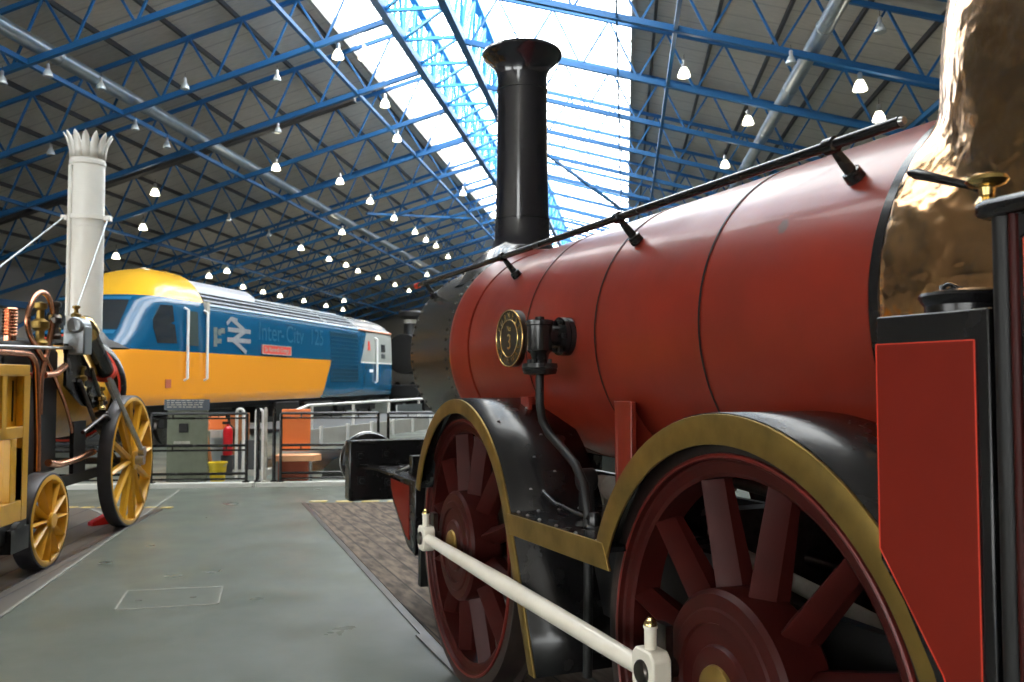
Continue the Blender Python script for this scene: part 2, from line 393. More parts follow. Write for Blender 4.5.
while t < T1:
    for a0, a1, zf in ((SL, ridge_a, zl), (ridge_a, SR, zr)):
        mb.bar((a0, t, zf(a0)+DEP+.16), (a1, t, zf(a1)+DEP+.16), .05, .07)
    t += 1.32
hall(mb, 'window_3', white)
# purlins
k = 0; pl = []
a = -9.3
while a > AL: pl.append((a, zl)); a -= 1.62
a = .9
while a < AR: pl.append((a, zr)); a += 1.62
for a, zf in pl:
    mb = MB(); mb.box(a-.04, a+.04, 2, T1-.1, zf(a)+DEP-.02, zf(a)+DEP+.115)
    o = mb.build('roof_purlin', purl); o.rotation_euler = (0, 0, HR)
    side = 'left' if zf is zl else 'right'; pos = (int(round((-9.3-a)/1.62)) if zf is zl else int(round((a-.9)/1.62)))+1
    ordn = ['', 'first', 'second', 'third', 'fourth', 'fifth', 'sixth', 'seventh', 'eighth', 'ninth', 'tenth', 'eleventh', 'twelfth', 'thirteenth'][pos]
    tag(o, 'dark steel purlin under the %s roof slope, %s out from the skylight' % (side, ordn), 'purlin', 'purlins of the %s roof slope' % side)
NUM = ['first', 'second', 'third', 'fourth', 'fifth', 'sixth', 'seventh', 'eighth', 'ninth', 'tenth', 'eleventh', 'twelfth', 'thirteenth', 'fourteenth', 'fifteenth', 'sixteenth', 'seventeenth', 'eighteenth', 'nineteenth']
# lattice trusses, one per bay and slope
def make_truss(zf, a0, a1, s):
    r = bpy.data.objects.new('roof_truss', None); C.objects.link(r)
    mb = MB(); mb.bar((a0, 0, zf(a0)), (a1, 0, zf(a1)), .13, .15); mb.build('bottom_chord', trussblue, r)
    e = a0 + s*.0
    mb = MB(); mb.bar((e, 0, zf(e)+DEP-.1), (a1, 0, zf(a1)+DEP-.1), .10, .12); mb.build('top_chord', trussblue, r)
    p = 1.62; n = int(abs(a1-a0)/p)
    for k in range(n):
        b0 = a0+s*(k*p+.25); tp = b0+s*p/2; b1 = b0+s*p
        for A, B in (((b0, 0, zf(b0)), (tp, 0, zf(tp)+DEP-.1)), ((tp, 0, zf(tp)+DEP-.1), (b1, 0, zf(b1)))):
            if (k == 0 and A[0] == b0 and s < 0): continue
            mb = MB(); mb.bar(A, B, .055); mb.build('brace', trussblue, r)
    return r
tl = make_truss(zl, -6.43, AL+.2, -1); tr = make_truss(zr, -4.7, AR-.2, 1)
i = 0
for k in range(-3, 14):
    t = 22.6+3.95*k; o = tl if i == 0 else copy_tree(tl)
    o.location = hw(0, t); o.rotation_euler = (0, 0, HR)
    tag(o, 'blue lattice roof truss on the left slope, %s in depth along the hall' % NUM[i], 'roof truss', 'trusses of the left roof slope'); i += 1
i = 0
for k in range(-3, 14):
    t = 20.4+3.9*k; o = tr if i == 0 else copy_tree(tr)
    o.location = hw(0, t); o.rotation_euler = (0, 0, HR)
    tag(o, 'blue lattice roof truss on the right slope, %s in depth along the hall' % NUM[i], 'roof truss', 'trusses of the right roof slope'); i += 1
# long box girder under the ridge
g = empty('ridge_girder', hw(0, 0), HR, 'deep bright blue lattice box girder running along under the skylight', 'girder')
GB = ((-6.43, 11.6), (-4.7, 11.6), (-6.3, 13.2), (-4.45, 13.2))
for a, z in GB:
    mb = MB(); mb.box(a-.11, a+.11, 6, T1-.3, z-.13, z+.13); mb.build('chord', trussblue if z < 12 else girdglare, g)
nb = 0; t = 8.0
while t < T1-3 and nb < 33:
    mb = MB(); mb.bar((GB[0][0], t, 11.6), (GB[1][0], t, 11.6), .09); mb.build('cross_tie', girdglare, g)
    mb = MB(); mb.bar((GB[0][0], t+2, 11.6), (GB[1][0], t, 11.6), .07); mb.build('diagonal', girdglare, g)
    for lo, hi in ((0, 2), (1, 3)):
        mb = MB()
        mb.bar((GB[lo][0], t, 11.6), (GB[hi][0], t, 13.2), .10); mb.bar((GB[lo][0], t, 11.6), (GB[hi][0], t+1, 13.2), .09); mb.bar((GB[hi][0], t+1, 13.2), (GB[lo][0], t+2, 11.6), .09)
        mb.bar((GB[lo][0], t+1, 11.6), (GB[hi][0], t+1, 13.2), .08)
        mb.build('side_lattice', girdglare, g)
    t += 2.0; nb += 1
# longitudinal ties at the bottom chord nodes
for a, zf, w in ((-8.62, zl, .11), (-14.35, zl, .12), (-.15, zr, .05), (1.25, zr, .10), (7.6, zr, .12), (-20.3, zl, .12)):
    mb = MB(); mb.box(a-w/2, a+w/2, 6, T1-.3, zf(a)-w/2, zf(a)+w/2)
    o = mb.build('roof_tie', trussblue); o.rotation_euler = (0, 0, HR)
    w8 = {-8.62: 'along the left edge of the skylight', -14.35: 'beneath the left ventilation duct', -.15: 'along the right edge of the skylight', 1.25: 'just right of the skylight', 7.6: 'out on the right slope beyond the right duct', -20.3: 'far out on the left slope beyond the duct'}[a]
    tag(o, 'long blue steel tie running %s' % w8, 'roof tie', 'ties linking the roof trusses')
# plan bracing seen against the skylight and far bays
for a0, t0, a1, t1, zf, w8 in ((-8.7, 48.2, -12.6, 40.4, zl, 'left of the skylight in mid hall'), (-.15, 43.8, 5.2, 36, zr, 'right of the skylight in mid hall'),
                               (-4.1, 33.5, -.25, 43.5, zr, 'crossing the right half of the skylight')):
    mb = MB(); mb.bar((a0, t0, zf(a0)), (a1, t1, zf(a1)), .12); o = mb.build('diagonal_brace', trussblue); o.rotation_euler = (0, 0, HR)
    tag(o, 'diagonal blue wind brace between trusses, '+w8, 'roof brace', 'wind braces of the roof')
# heavy dark transverse beam
mb = MB(); mb.bar((-9.2, 28.0, zl(-9.2)+.55), (AL+.2, 28.0, zl(AL)+.55), .3, .34)
o = mb.build('roof_beam', purl); o.rotation_euler = (0, 0, HR); tag(o, 'heavy dark transverse roof beam on the left slope', 'beam')
# ducts
for a, zf, t0, lab in ((-14.05, zl, 6, 'long grey spiral ventilation duct under the left roof slope'), (4.45, zr, 6, 'grey spiral ventilation duct under the right roof slope above the boiler')):
    d = empty('ventilation_duct', hw(a, 0, zf(a)+.30), HR, lab, 'duct')
    mb = MB(); mb.lathe([(.19, t0), (.19, T1-1)], (0, 0, 0), 'y', 20); mb.build('pipe', galv, d)
    t = t0+1.5
    while t < T1-3:
        mb = MB(); mb.lathe([(.19, t-.05), (.208, t-.04), (.208, t+.04), (.19, t+.05)], (0, 0, 0), 'y', 16); mb.build('collar', galv, d); t += 3.95
# blue columns and beams of the left wall
for i, t in enumerate((30.5, 34.5, 38.4, 42.4, 46.3, 50.3)):
    mb = MB(); mb.box(AL+.15, AL+.4, t-.14, t+.14, 0, zl(AL+.3)+.1); o = mb.build('wall_column', trussblue); o.rotation_euler = (0, 0, HR)
    tag(o, 'blue steel column against the left wall, %s in depth' % NUM[i], 'column', 'columns of the left wall')
    mb = MB(); mb.bar((AL+.3, t, 3.1), (AL+.3, t+3.95, 5.1), .14); o = mb.build('wall_brace', trussblue); o.rotation_euler = (0, 0, HR)
    tag(o, 'slanting blue brace on the left wall, %s in depth' % NUM[i], 'brace', 'braces of the left wall')
mb = MB(); mb.box(AL+.12, AL+.42, 14, T1-1, 5.0, 5.3); o = mb.build('eaves_beam', trussblue); o.rotation_euler = (0, 0, HR)
tag(o, 'blue horizontal eaves beam along the left wall', 'beam')

# pendant lamps
def make_lamp(lit):
    r = bpy.data.objects.new('pendant_lamp', None); C.objects.link(r)
    mb = MB(); mb.tube([(0, 0, .2), (0, 0, .55)], .012, 6); mb.build('cord', purl, r)
    mb = MB(); mb.lathe([(0, .34), (.05, .34), (.07, .30), (.07, .14), (.10, .10)], n=16); mb.build('housing', lamptop, r)
    mb = MB(); mb.lathe([(.09, .11), (.12, .06), (.17, -.05), (.205, -.17), (.20, -.19), (.0, -.20)], n=20)
    mb.build('shade', lampglass if lit else lampoff, r)
    r.scale = (.8, .8, .8) if lit else (.6, .6, .6)
    if lit:
        l = bpy.data.lights.new('lamp_light', 'POINT'); l.energy = 14; l.color = (1, .9, .7); l.shadow_soft_size = .2
        lo = bpy.data.objects.new('lamp_light', l); lo.location = (0, 0, -.35); C.objects.link(lo); lo.parent = r
    return r
CAMV = Vector((0, 0, 1.605)); PT = math.atan(39/852)
def ray(px, py):
    x = (px-512)/852; u = (341-py)/852
    return Vector((x, math.cos(PT)-math.sin(PT)*u, math.sin(PT)+math.cos(PT)*u))
def lamp_pos(px, py, right):
    # the point where the lamp hangs 0.35 m below the truss line of its slope
    d = ray(px, py); ca, sa = math.cos(HR), math.sin(HR)
    da = d.x*ca+d.y*sa
    if right: k = (10.34-.35-1.605)/(d.z+.267*da)
    else: k = (11.6+.29*6.43-.35-1.605)/(d.z-.29*da)
    return CAMV+d*k
LEFTLIT = [(338, 53), (276, 166), (340, 180), (155, 191), (143, 226), (116, 255), (370, 200), (394, 217), (415, 231), (426, 239), (436, 245), (342, 231), (301, 247),
           (329, 258), (346, 264), (358, 270), (378, 277), (395, 284), (409, 290), (427, 274), (227, 270), (209, 275), (243, 286), (263, 291), (280, 295), (304, 300),
           (326, 305), (344, 300), (463, 192), (448, 256), (364, 54), (385, 102), (397, 137), (343, 309)]
LEFTOFF = [(101, 85), (185, 85), (277, 77), (135, 126), (167, 144), (278, 129), (51, 151), (48, 72), (2, 79), (269, 234), (229, 218)]
RIGHTLIT = [(684, 71), (860, 84), (879, 115), (748, 119), (725, 163)]
RIGHTOFF = [(791, 59), (880, 27)]
prot = {True: make_lamp(True), False: make_lamp(False)}; used = {True: False, False: False}
LP = []
for lst, lit, right in ((LEFTLIT, True, False), (LEFTOFF, False, False), (RIGHTLIT, True, True), (RIGHTOFF, False, True)):
    for p in lst: LP.append((lamp_pos(*p, right), lit, right, p))
LP.sort(key=lambda e: e[0].length)
cnt = {}
for P, lit, right, px in LP:
    o = prot[lit] if not used[lit] else copy_tree(prot[lit]); used[lit] = True
    o.location = P
    key = (lit, right); cnt[key] = cnt.get(key, 0)+1; n = cnt[key]
    tens = ['', 'twenty-', 'thirty-', 'forty-']
    ordn = NUM[n-1] if n <= 19 else ({20: 'twentieth', 30: 'thirtieth', 40: 'fortieth'}.get(n) or tens[n//10-1]+NUM[n % 10-1])
    side = 'right' if right else 'left'
    o.name = 'pendant_lamp'
    tag(o, '%s bell-shaped pendant lamp under the %s roof slope, %s nearest of them' % ('glowing' if lit else 'unlit silver', side, ordn), 'lamp', 'pendant lamps under the %s roof slope' % side)

# ================================================================== RED STEAM LOCOMOTIVE
L = empty('steam_locomotive', (.4649, 4.8943, 0), R(22.5), 'large dark red Victorian steam locomotive with copper firebox and brass splashers, on the right', 'locomotive')
BZ, BR = 1.80, .605
# boiler barrel
mb = MB(); mb.lathe([(BR, -2.66), (BR, .42)], (0, 0, BZ), 'y', 96); boil = mb.build('boiler', red, L)
for y in (-.42, -1.15, -1.9):
    mb = MB(); mb.lathe([(BR-.001, y-.013), (BR+.003, y-.012), (BR+.003, y+.012), (BR-.001, y+.013)], (0, 0, BZ), 'y', 96)
    b = mb.build('lagging_band', red, boil)
    mb = MB(); mb.lathe([(BR+.0035, y-.018), (BR+.0045, y-.009)], (0, 0, BZ), 'y', 96); mb.build('lining', blackm, boil)
mb = MB(); mb.lathe([(BR-.01, -2.712), (BR+.018, -2.710), (BR+.018, -2.680), (BR-.01, -2.674)], (0, 0, BZ), 'y', 96); mb.build('end_band', black, boil)
for y in (-2.6735,):
    mb = MB(); mb.lathe([(BR-.001, y-.001), (BR+.0015, y), (BR-.001, y+.001)], (0, 0, BZ), 'y', 96); mb.build('lining', redline, boil)
# smokebox with rivets
mb = MB(); mb.lathe([(BR-.03, .44), (BR+.005, .44), (BR+.022, .50), (BR+.045, .62), (BR+.045, .66), (BR+.02, .70), (BR+.018, .74)], (0, 0, BZ), 'y', 96); mb.build('flange_ring', red, L)
SR_ = .63
mb = MB(); mb.lathe([(.0, 1.66), (.54, 1.66), (.60, 1.64), (SR_, 1.60), (SR_, 1.585), (SR_, 1.3), (SR_, 1.0), (SR_, .735), (SR_, .72)], (0, 0, BZ), 'y', 96)
for yy in (.80, 1.57):
    for k in range(64):
        a = 2*PI*k/64; x, z = SR_*math.cos(a), SR_*math.sin(a)
        if z < -.5: continue
        nrm = Vector((math.cos(a), 0, math.sin(a))); c = Vector((x, yy, BZ+z)); u = Vector((0, 1, 0)); w = nrm.cross(u)
        ring = [c+(u*math.cos(q)+w*math.sin(q))*.013 for q in [PI*j/3 for j in range(6)]]; top = [c+nrm*.009+(u*math.cos(q)+w*math.sin(q))*.006 for q in [PI*j/3 for j in range(6)]]
        mb.add(ring+top, [tuple(range(6, 12))]+[(j, (j+1) % 6, 6+(j+1) % 6, 6+j) for j in range(6)])
smb = mb.build('smokebox', smokeb, L)
mb = MB(); mb.box(-.38, .38, .72, 1.6, .85, 1.45); mb.build('saddle', blackm, L)
# chimney
mb = MB(); mb.lathe([(.42, 2.28), (.33, 2.42), (.26, 2.475), (.21, 2.52), (.192, 2.58), (.188, 2.70), (.192, 2.702), (.192, 2.712), (.184, 2.714), (.176, 3.1), (.172, 3.60), (.178, 3.603), (.178, 3.618), (.171, 3.62),
                        (.172, 3.70), (.180, 3.74), (.200, 3.78), (.238, 3.815), (.27, 3.842), (.28, 3.862), (.272, 3.88), (.22, 3.885), (.16, 3.85), (.15, 3.2)], (0, 1.03, 0), 'z', 64)
mb.build('chimney', chimblack, L)
mb = MB(); mb.lathe([(.47, 2.235), (.42, 2.30), (.34, 2.405), (.30, 2.44)], (0, 1.03, 0), 'z', 48); mb.build('chimney_saddle', smokeb, L)
# copper haystack firebox
f = MB()
f.lathe([(0, -3.9), (.634, -3.9), (.634, -2.695), (0, -2.695)], (0, 0, BZ), 'y', 64)
ys = -3.19; prof = [(0, 1.3), (.62, 1.3), (.62, 2.38)]
for k in range(1, 13):
    a = PI/2*k/12; prof.append((.62*math.cos(a), 2.38+.82*math.sin(a)))
f.lathe(prof, (0, ys, 0), 'z', 64)
fb = f.build('firebox', copper, L, auto=False)
md = fb.modifiers.new('weld', 'REMESH'); md.mode = 'VOXEL'; md.voxel_size = .022; md.use_smooth_shade = True
md = fb.modifiers.new('soften', 'SMOOTH'); md.factor = .6; md.iterations = 12
mb = MB(); mb.lathe([(.0, .05), (.022, .05), (.025, .04), (.025, -.02)], (-.60, -3.02, 1.83), 'x', 6); 
o = mb.build('plug', wheelred, L)
# hand rail and its stanchions
mb = MB(); mb.tube([(-.57, -2.745, 2.262), (-.566, 1.62, 2.292)], .0155, 16); hr = mb.build('handrail', black, L)
for y in (-2.50, -1.30, -.02, 1.45):
    z0 = 2.262+(y+2.66)*.007; a = math.atan2(z0-BZ, -.568)
    P = Vector((-.568, y, z0)); a2 = math.atan2(.375, -.475) ; rr = BR if y < .5 else SR_
    Q = Vector((rr*math.cos(a2), y, BZ+rr*math.sin(a2)))
    mb = MB(); d = (Q-P)
    mb.tube([P, P+d*.15, P+d*.55, P+d*.72, P+d*.74, P+d*.98], [.017, .013, .017, .018, .027, .029], 14)
    mb.tube([P+Vector((0, -.022, 0)), P+Vector((0, -.018, 0)), P+Vector((0, .018, 0)), P+Vector((0, .022, 0))], [.018, .024, .024, .018], 14)
    mb.build('stanchion', black, hr)
mb = MB(); mb.tube([(-.57, -2.746, 2.262), (-.57, -2.757, 2.262)], [.013, .010], 12); mb.build('end_cap', steel, hr)
mb = MB(); mb.tube([(-.566, 1.62, 2.292), (-.566, 1.68, 2.292)], .022, 12); mb.build('end_cap', redline, hr)
# number plate
plc = (-.27, 1.82)
def ell(ry, rz_, n=48): return [(plc[0]+ry*math.cos(2*PI*k/n), plc[1]+rz_*math.sin(2*PI*k/n)) for k in range(n)]
mb = MB(); mb.prism(ell(.178, .146), -.630, -.58); np_ = mb.build('number_plate', platedark, L, bevel=.003); np_['label'] = 'dark number plate with brass rim and lettering'
mb = MB()
for ra, rb in ((1, .95), (.66, .62)):
    A = ell(.182*ra, .150*ra); Bb = ell(.182*rb, .150*rb); A.append(A[0]); Bb.append(Bb[0])
    mb.strip([(-.632, *p) for p in A], [(-.632, *p) for p in Bb])
mb.build('brass_rim', brassb, np_, solid=.006)
def plate_text(s, rad, a0, a1, size, flip=1):
    for i, ch in enumerate(s):
        if ch == ' ': continue
        a = R(a0+(a1-a0)*i/max(1, len(s)-1)); cyy = rad*.178*math.cos(a); czz = rad*.146*math.sin(a)
        rot = a-PI/2 if flip > 0 else a+PI/2
        # text X axis -> -Y (reads left to right seen from -X), text Y axis -> Z
        base = Matrix(((0, 0, -1, 0), (-1, 0, 0, 0), (0, 1, 0, 0), (0, 0, 0, 1)))
        M = Matrix.Translation((-.631, plc[0]-cyy, plc[1]+czz)) @ base @ Matrix.Rotation(rot, 4, 'Z')
        text('letter', ch, size, brassb, np_, M, .002)
plate_text('FURNESS', .80, 155, 25, .047)
plate_text('RAILWAY', .80, 205, 335, .040, -1)
baseM = Matrix(((0, 0, -1, 0), (-1, 0, 0, 0), (0, 1, 0, 0), (0, 0, 0, 1)))
text('letter', 'No', .045, brassb, np_, Matrix.Translation((-.631, plc[0], plc[1]+.050)) @ baseM, .002)
text('letter', '3', .115, brassb, np_, Matrix.Translation((-.631, plc[0], plc[1]-.022)) @ baseM, .002)
# clack valve with its flanges and the feed pipe
vx, vy = -.745, -.905
mb = MB(); mb.lathe([(0, 1.885), (.02, 1.885), (.022, 1.872), (.058, 1.87), (.062, 1.865), (.062, 1.85), (.056, 1.845), (.056, 1.74), (.058, 1.735), (.042, 1.72), (.034, 1.682), (.078, 1.678), (.080, 1.66), (.076, 1.655), (.078, 1.65), (.072, 1.632), (.025, 1.625)], (vx, vy, 0), 'z', 24)
v = mb.build('clack_valve', black, L)
mb = MB(); mb.lathe([(.044, vx+.03), (.044, -.655), (.086, -.652), (.086, -.632), (.080, -.630), (.086, -.628), (.086, -.605), (.0, -.60)], (0, vy, 1.80), 'x', 24); mb.build('branch', black, v)
for k in range(6):
    a = 2*PI*k/6
    mb = MB(); mb.lathe([(0, -.668), (.012, -.668), (.012, -.65)], (0, vy+.070*math.cos(a), 1.80+.070*math.sin(a)), 'x', 6); mb.build('bolt', blackm, v)
for k in range(4):
    a = 2*PI*k/4+.6
    mb = MB(); mb.lathe([(0, 1.697), (.010, 1.697), (.010, 1.68)], (vx+.052*math.cos(a), vy+.052*math.sin(a), 0), 'z', 6); mb.build('bolt', blackm, v)
mb = MB()
pts = [(vx, vy, 1.64), (vx, vy, 1.50), (vx, -.93, 1.43), (vx, -1.0, 1.375), (-.74, -1.12, 1.32), (-.74, -1.24, 1.265), (-.74, -1.32, 1.19), (-.74, -1.35, 1.08), (-.74, -1.35, .80), (-.74, -1.34, .45)]
mb.tube(pts, .019, 14); mb.build('feed_pipe', blackm, L)
# wheels
WB = 2.33; WR = .727
def make_wheel():
    """outer face at x=0, axle along x; body runs inwards (+x)"""
    r = bpy.data.objects.new('driving_wheel', None); C.objects.link(r)
    mb = MB(); mb.lathe([(.662, .004), (.672, -.002), (WR-.004, -.002), (WR, .008), (WR, .115), (WR+.028, .125), (WR+.028, .14), (.66, .14), (.655, .004)], axis='x', n=96); mb.build('tyre', tyre_m, r)
    mb = MB(); mb.lathe([(.664, .002), (.664, -.008), (.652, -.010), (.648, .006), (.640, .012), (.612, .014), (.600, .022), (.598, .118), (.660, .12)], axis='x', n=96)
    mb.lathe([(.27, .12), (.285, .10), (.285, -.035), (.272, -.05), (.235, -.052), (.228, -.058), (.195, -.060), (.190, -.050), (.135, -.048), (.128, -.060), (.118, -.062), (.0, -.062)], axis='x', n=64)
    for k in range(12):
        a = R(12+30*k); c, s_ = math.cos(a), math.sin(a)
        def P(x, rad, off): return (x, rad*c-off*s_, rad*s_+off*c)
        vs = []
        for rad, w, xo in ((.25, .054, .0), (.62, .038, .022)):
            for x, o in ((xo+.004, w*.16), (xo-.002, 0), (xo+.004, -w*.16), (xo+.060, -w*.80), (.11, -w*.8), (.11, w*.8), (xo+.060, w*.80)):
                vs.append(P(x, rad, o))
        mb.add(vs, [(j, (j+1) % 7, 7+(j+1) % 7, 7+j) for j in range(7)])
    mb.build('spoked_centre', wheelred, r, ang=24)
    mb = MB(); mb.lathe([(.655, -.009), (.660, -.013), (.667, -.011), (.669, -.002)], axis='x', n=96); mb.build('rim_line', rimred, r)
    mb = MB(); mb.lathe([(.0, -.078), (.062, -.078), (.078, -.072), (.082, -.06), (.082, -.05)], axis='x', n=32); mb.build('hub_cap', brass, r)
    return r
w0 = make_wheel(); w0.parent = L; w0.location = (-.785, 0, WR)
w0.name = 'driving_wheel'
w1 = copy_tree(w0, L); w1.location = (-.785, -WB, WR)
for y in (0, -WB):
    w = copy_tree(w0, L); w.location = (.785, y, WR); w.rotation_euler = (0, 0, PI)
for y in (0, -WB):
    mb = MB(); mb.lathe([(.075, -.7), (.075, .7)], (0, y, WR), 'x', 20); mb.build('axle', wheelred, L)
# crank pins bosses and coupling rod
TH = .225; RX = -.925
mb = MB(); mb.tube([(RX, -.045+TH, .737), (RX, -.4+TH, .735), (RX, -1.165+TH, .733), (RX, -2.0+TH, .731), (RX, -WB+.06+TH, .730)], [.028, .031, .037, .032, .028], 18)
for y in (TH, TH-WB):
    z = .735
    pts = arc(0, 0, .062, -150, 150, 10)
    s_ = -1 if y > 0 else 1
    poly = [(y-s_*p[0]*1.0, z+p[1]) for p in pts] + [(y+s_*.085, z+.03), (y+s_*.085, z-.03)][::-1]
    # head seen from the side: a squared eye
    mb.prism([(y-.062, z-.045), (y-.040, z-.066), (y+.040, z-.066), (y+.062, z-.045), (y+.062, z+.045), (y+.040, z+.066), (y-.040, z+.066), (y-.062, z+.045)], RX-.03, RX+.035)
rod = mb.build('coupling_rod', cream, L, bevel=.006); rod['label'] = 'cream-painted coupling rod between the two driving wheels'
for y in (TH, TH-WB):
    mb = MB(); mb.lathe([(0, RX-.042), (.030, RX-.042), (.036, RX-.036), (.036, RX-.028)], (0, y, .735), 'x', 20); mb.build('pin_cap', dsteel, rod)
    mb = MB(); mb.lathe([(.019, .79), (.019, .86), (.022, .862), (.022, .868), (.018, .87)], (RX, y, 0), 'z', 16); cup = mb.build('oil_cup', cream, rod)
    mb = MB(); mb.lathe([(.020, .868), (.020, .876), (.015, .884), (.012, .886), (.011, .893), (0, .895)], (RX, y, 0), 'z', 16)
    oc = mb.build('oil_cup_lid', brassb, rod); oc['label'] = 'small brass lid'
    mb = MB(); mb.lathe([(.03, RX+.03), (.03, -.80)], (0, y, .735), 'x', 18); mb.build('crank_pin', dsteel, rod)
    mb = MB(); mb.box(RX+.035, RX+.06, y-.03, y+.03, .70, .87); mb.build('cotter', dsteel, rod)
# splashers: brass face strip, black cover sheet behind it
SX = -.872
def splasher(face_out, face_in, inner_x, name):
    mb = MB(); mb.strip([(SX, *p) for p in face_out], [(inner_x, *p) for p in face_out]); sp = mb.build(name, black, L, solid=.008)
    mb = MB(); n = len(face_out)
    mb.strip([(SX-.004, *p) for p in face_out], [(SX-.004, *p) for p in face_in])
    b = mb.build('brass_edge', brass, sp, solid=.010, bevel=.002); b['label'] = 'tarnished brass edging strip'
    return sp
CF = -.155
fo = arc(CF, .722, .785, 18, 158, 34); fi = arc(CF, .722, .712, 19, 156, 34)
# below the footplate the strip runs on down behind the wheel
fo += [(-.905, .95), (-.965, .82), (-1.02, .70), (-1.08, .56), (-1.145, .40)]
fi += [(-.845, .93), (-.900, .80), (-.955, .68), (-1.015, .55), (-1.085, .40)]
sp1 = splasher(fo, fi, -.42, 'front_splasher')
CR = -2.40
ro = arc(CR, .722, .79, 22, 170, 38); ri = arc(CR, .722, .705, 19.5, 170, 38)
sp2 = splasher(ro, ri, -.42, 'rear_splasher')
mb = MB()
for (ang, x) in ((120, -.80), (150, -.76), (138, -.70), (144, -.62), (128, -.62), (100, -.70), (110, -.6)):
    c = (x, CF+.789*math.cos(R(ang)), .722+.789*math.sin(R(ang))); mb.lathe([(0, .008), (.006, .006), (.009, 0)], c, 'z', 8)
mb.build('rivets', steel, sp1)
# footplate between the splashers with brass valance
mb = MB(); mb.box(-.872, -.40, -1.74, -.86, 1.012, 1.030); fp = mb.build('footplate', black, L)
mb = MB(); mb.prism([(-.862, 1.022), (-.868, .935), (-1.30, .945), (-1.775, .957), (-1.725, 1.045), (-1.3, 1.034)], -.884, -.873); b = mb.build('brass_valance', brass, fp, bevel=.002); b['label'] = 'tarnished brass edging strip'
mb = MB()
for y in (-.90, -1.0, -1.12, -1.28, -1.45, -1.62): mb.lathe([(0, 1.038), (.006, 1.036), (.009, 1.03)], (-.845, y, 0), 'z', 8)
for x in (-.75, -.65, -.55): mb.lathe([(0, 1.038), (.006, 1.036), (.009, 1.03)], (x, -.90, 0), 'z', 8)
mb.build('rivets', steel, fp)
mb = MB(); mb.tube([(-.72, -.88, 1.11), (-.72, -1.0, 1.075), (-.74, -1.25, 1.068), (-.75, -1.42, 1.068)], .011, 10)
mb.lathe([(0, 1.10), (.02, 1.098), (.026, 1.08), (.026, 1.05), (.035, 1.045), (.035, 1.03)], (-.75, -1.42, 0), 'z', 14)
mb.lathe([(0, 1.05), (.024, 1.048), (.030, 1.03)], (-.74, -1.30, 0), 'z', 14)
mb.build('drain_cock', black, fp)
mb = MB(); mb.box(-.58, -.55, -1.05, -.95, 1.03, 1.17); mb.lathe([(.0, -.6), (.05, -.6), (.05, -.53), (0, -.53)], (0, -1.0, 1.17), 'x', 16); mb.build('bearing_bracket', blackm, fp, bevel=.006)
# red brackets carrying the boiler
for y0, y1, z0 in ((-1.445, -1.315, 1.03), (-.44, -.35, 1.28)):
    mb = MB(); mb.box(-.60, -.575, y0, y1, z0, 1.52); mb.box(-.60, -.42, y1-.02, y1, z0, 1.52); mb.build('boiler_bracket', red, L, bevel=.004)
# frames, cylinders and motion between the wheels
for s_ in (-1, 1):
    mb = MB(); mb.prism([(1.6, .98), (1.6, .60), (.45, .55), (.3, .40), (-.3, .40), (-.45, .60), (-1.95, .60), (-2.1, .40), (-2.6, .40), (-2.75, .60), (-4.2, .60), (-4.2, 1.0), (-2.9, 1.0), (-2.6, .93), (-2.1, .93), (-1.9, 1.0)], s_*.50-.02, s_*.50+.02)
    mb.build('main_frame', blackm, L)
mb = MB(); mb.tube([(-.30, .25, 1.165), (-.30, -.45, 1.165)], .036, 16); mb.tube([(-.33, .2, 1.07), (-.33, -.80, 1.10)], .034, 16); mb.tube([(-.33, -.70, 1.095), (-.33, -.80, 1.10)], .056, 16); mb.box(-.36, -.30, -.78, -.70, .80, 1.08)
mb.tube([(-.2, -1.4, .95), (-.3, -2.9, .80)], .03, 12); mb.tube([(-.25, -1.3, .70), (-.28, -2.6, .62)], .032, 12)
o = mb.build('white_valve_gear', offwhite, L); o['label'] = 'off-white rods and pipes under the boiler'
mb = MB(); mb.tube([(.1, .3, 1.0), (.15, -2.2, .85)], .035, 12); mb.tube([(-.1, -.9, 1.22), (-.12, -3.0, 1.1)], .028, 12); mb.tube([(.35, -.5, .8), (.35, -3.0, .78)], .03, 12); mb.box(-.45, .45, -1.6, -1.5, .62, 1.1)
mb.build('motion_rods', dsteel, L)
mb = MB(); mb.box(-.44, .44, -3.9, -2.95, .45, 1.3); mb.build('ashpan', blackm, L, bevel=.01)
mb = MB(); mb.lathe([(0, -3.2), (.16, -3.2), (.16, -1.8), (0, -1.8)], (-.2, 0, 0), 'y', 20)
# front end: buffer beam, buffers, side valance and sand box
bb = MB(); bb.box(-1.03, 1.03, 1.78, 1.93, .735, 1.165); beam = bb.build('buffer_beam', black, L, bevel=.012)
mb = MB(); mb.box(-1.02, 1.02, 1.73, 1.80, 1.15, 1.168); mb.build('top_plate', black, beam)
for (x, z) in ((-.95, 1.06), (-.94, .88), (-.76, 1.07), (-.74, .86)):
    mb = MB(); mb.lathe([(0, 1.745), (.018, 1.748), (.022, 1.765), (.022, 1.78)], (x, 0, z), 'y', 6); mb.box(x-.03, x+.03, 1.772, 1.781, z-.03, z+.03); mb.build('bolt', blackm, beam)
for x in (-.80, .80):
    mb = MB(); mb.lathe([(.10, 1.93), (.10, 2.08), (.13, 2.09), (.14, 2.12), (.205, 2.14), (.215, 2.16), (.215, 2.21), (.19, 2.235), (0, 2.24)], (x, 0, .99), 'y', 36); mb.build('buffer', black, beam)
    mb = MB(); mb.lathe([(.218, 2.165), (.222, 2.17), (.222, 2.185), (.218, 2.19)], (x, 0, .99), 'y', 36); rb = mb.build('buffer_rim', steel, beam)
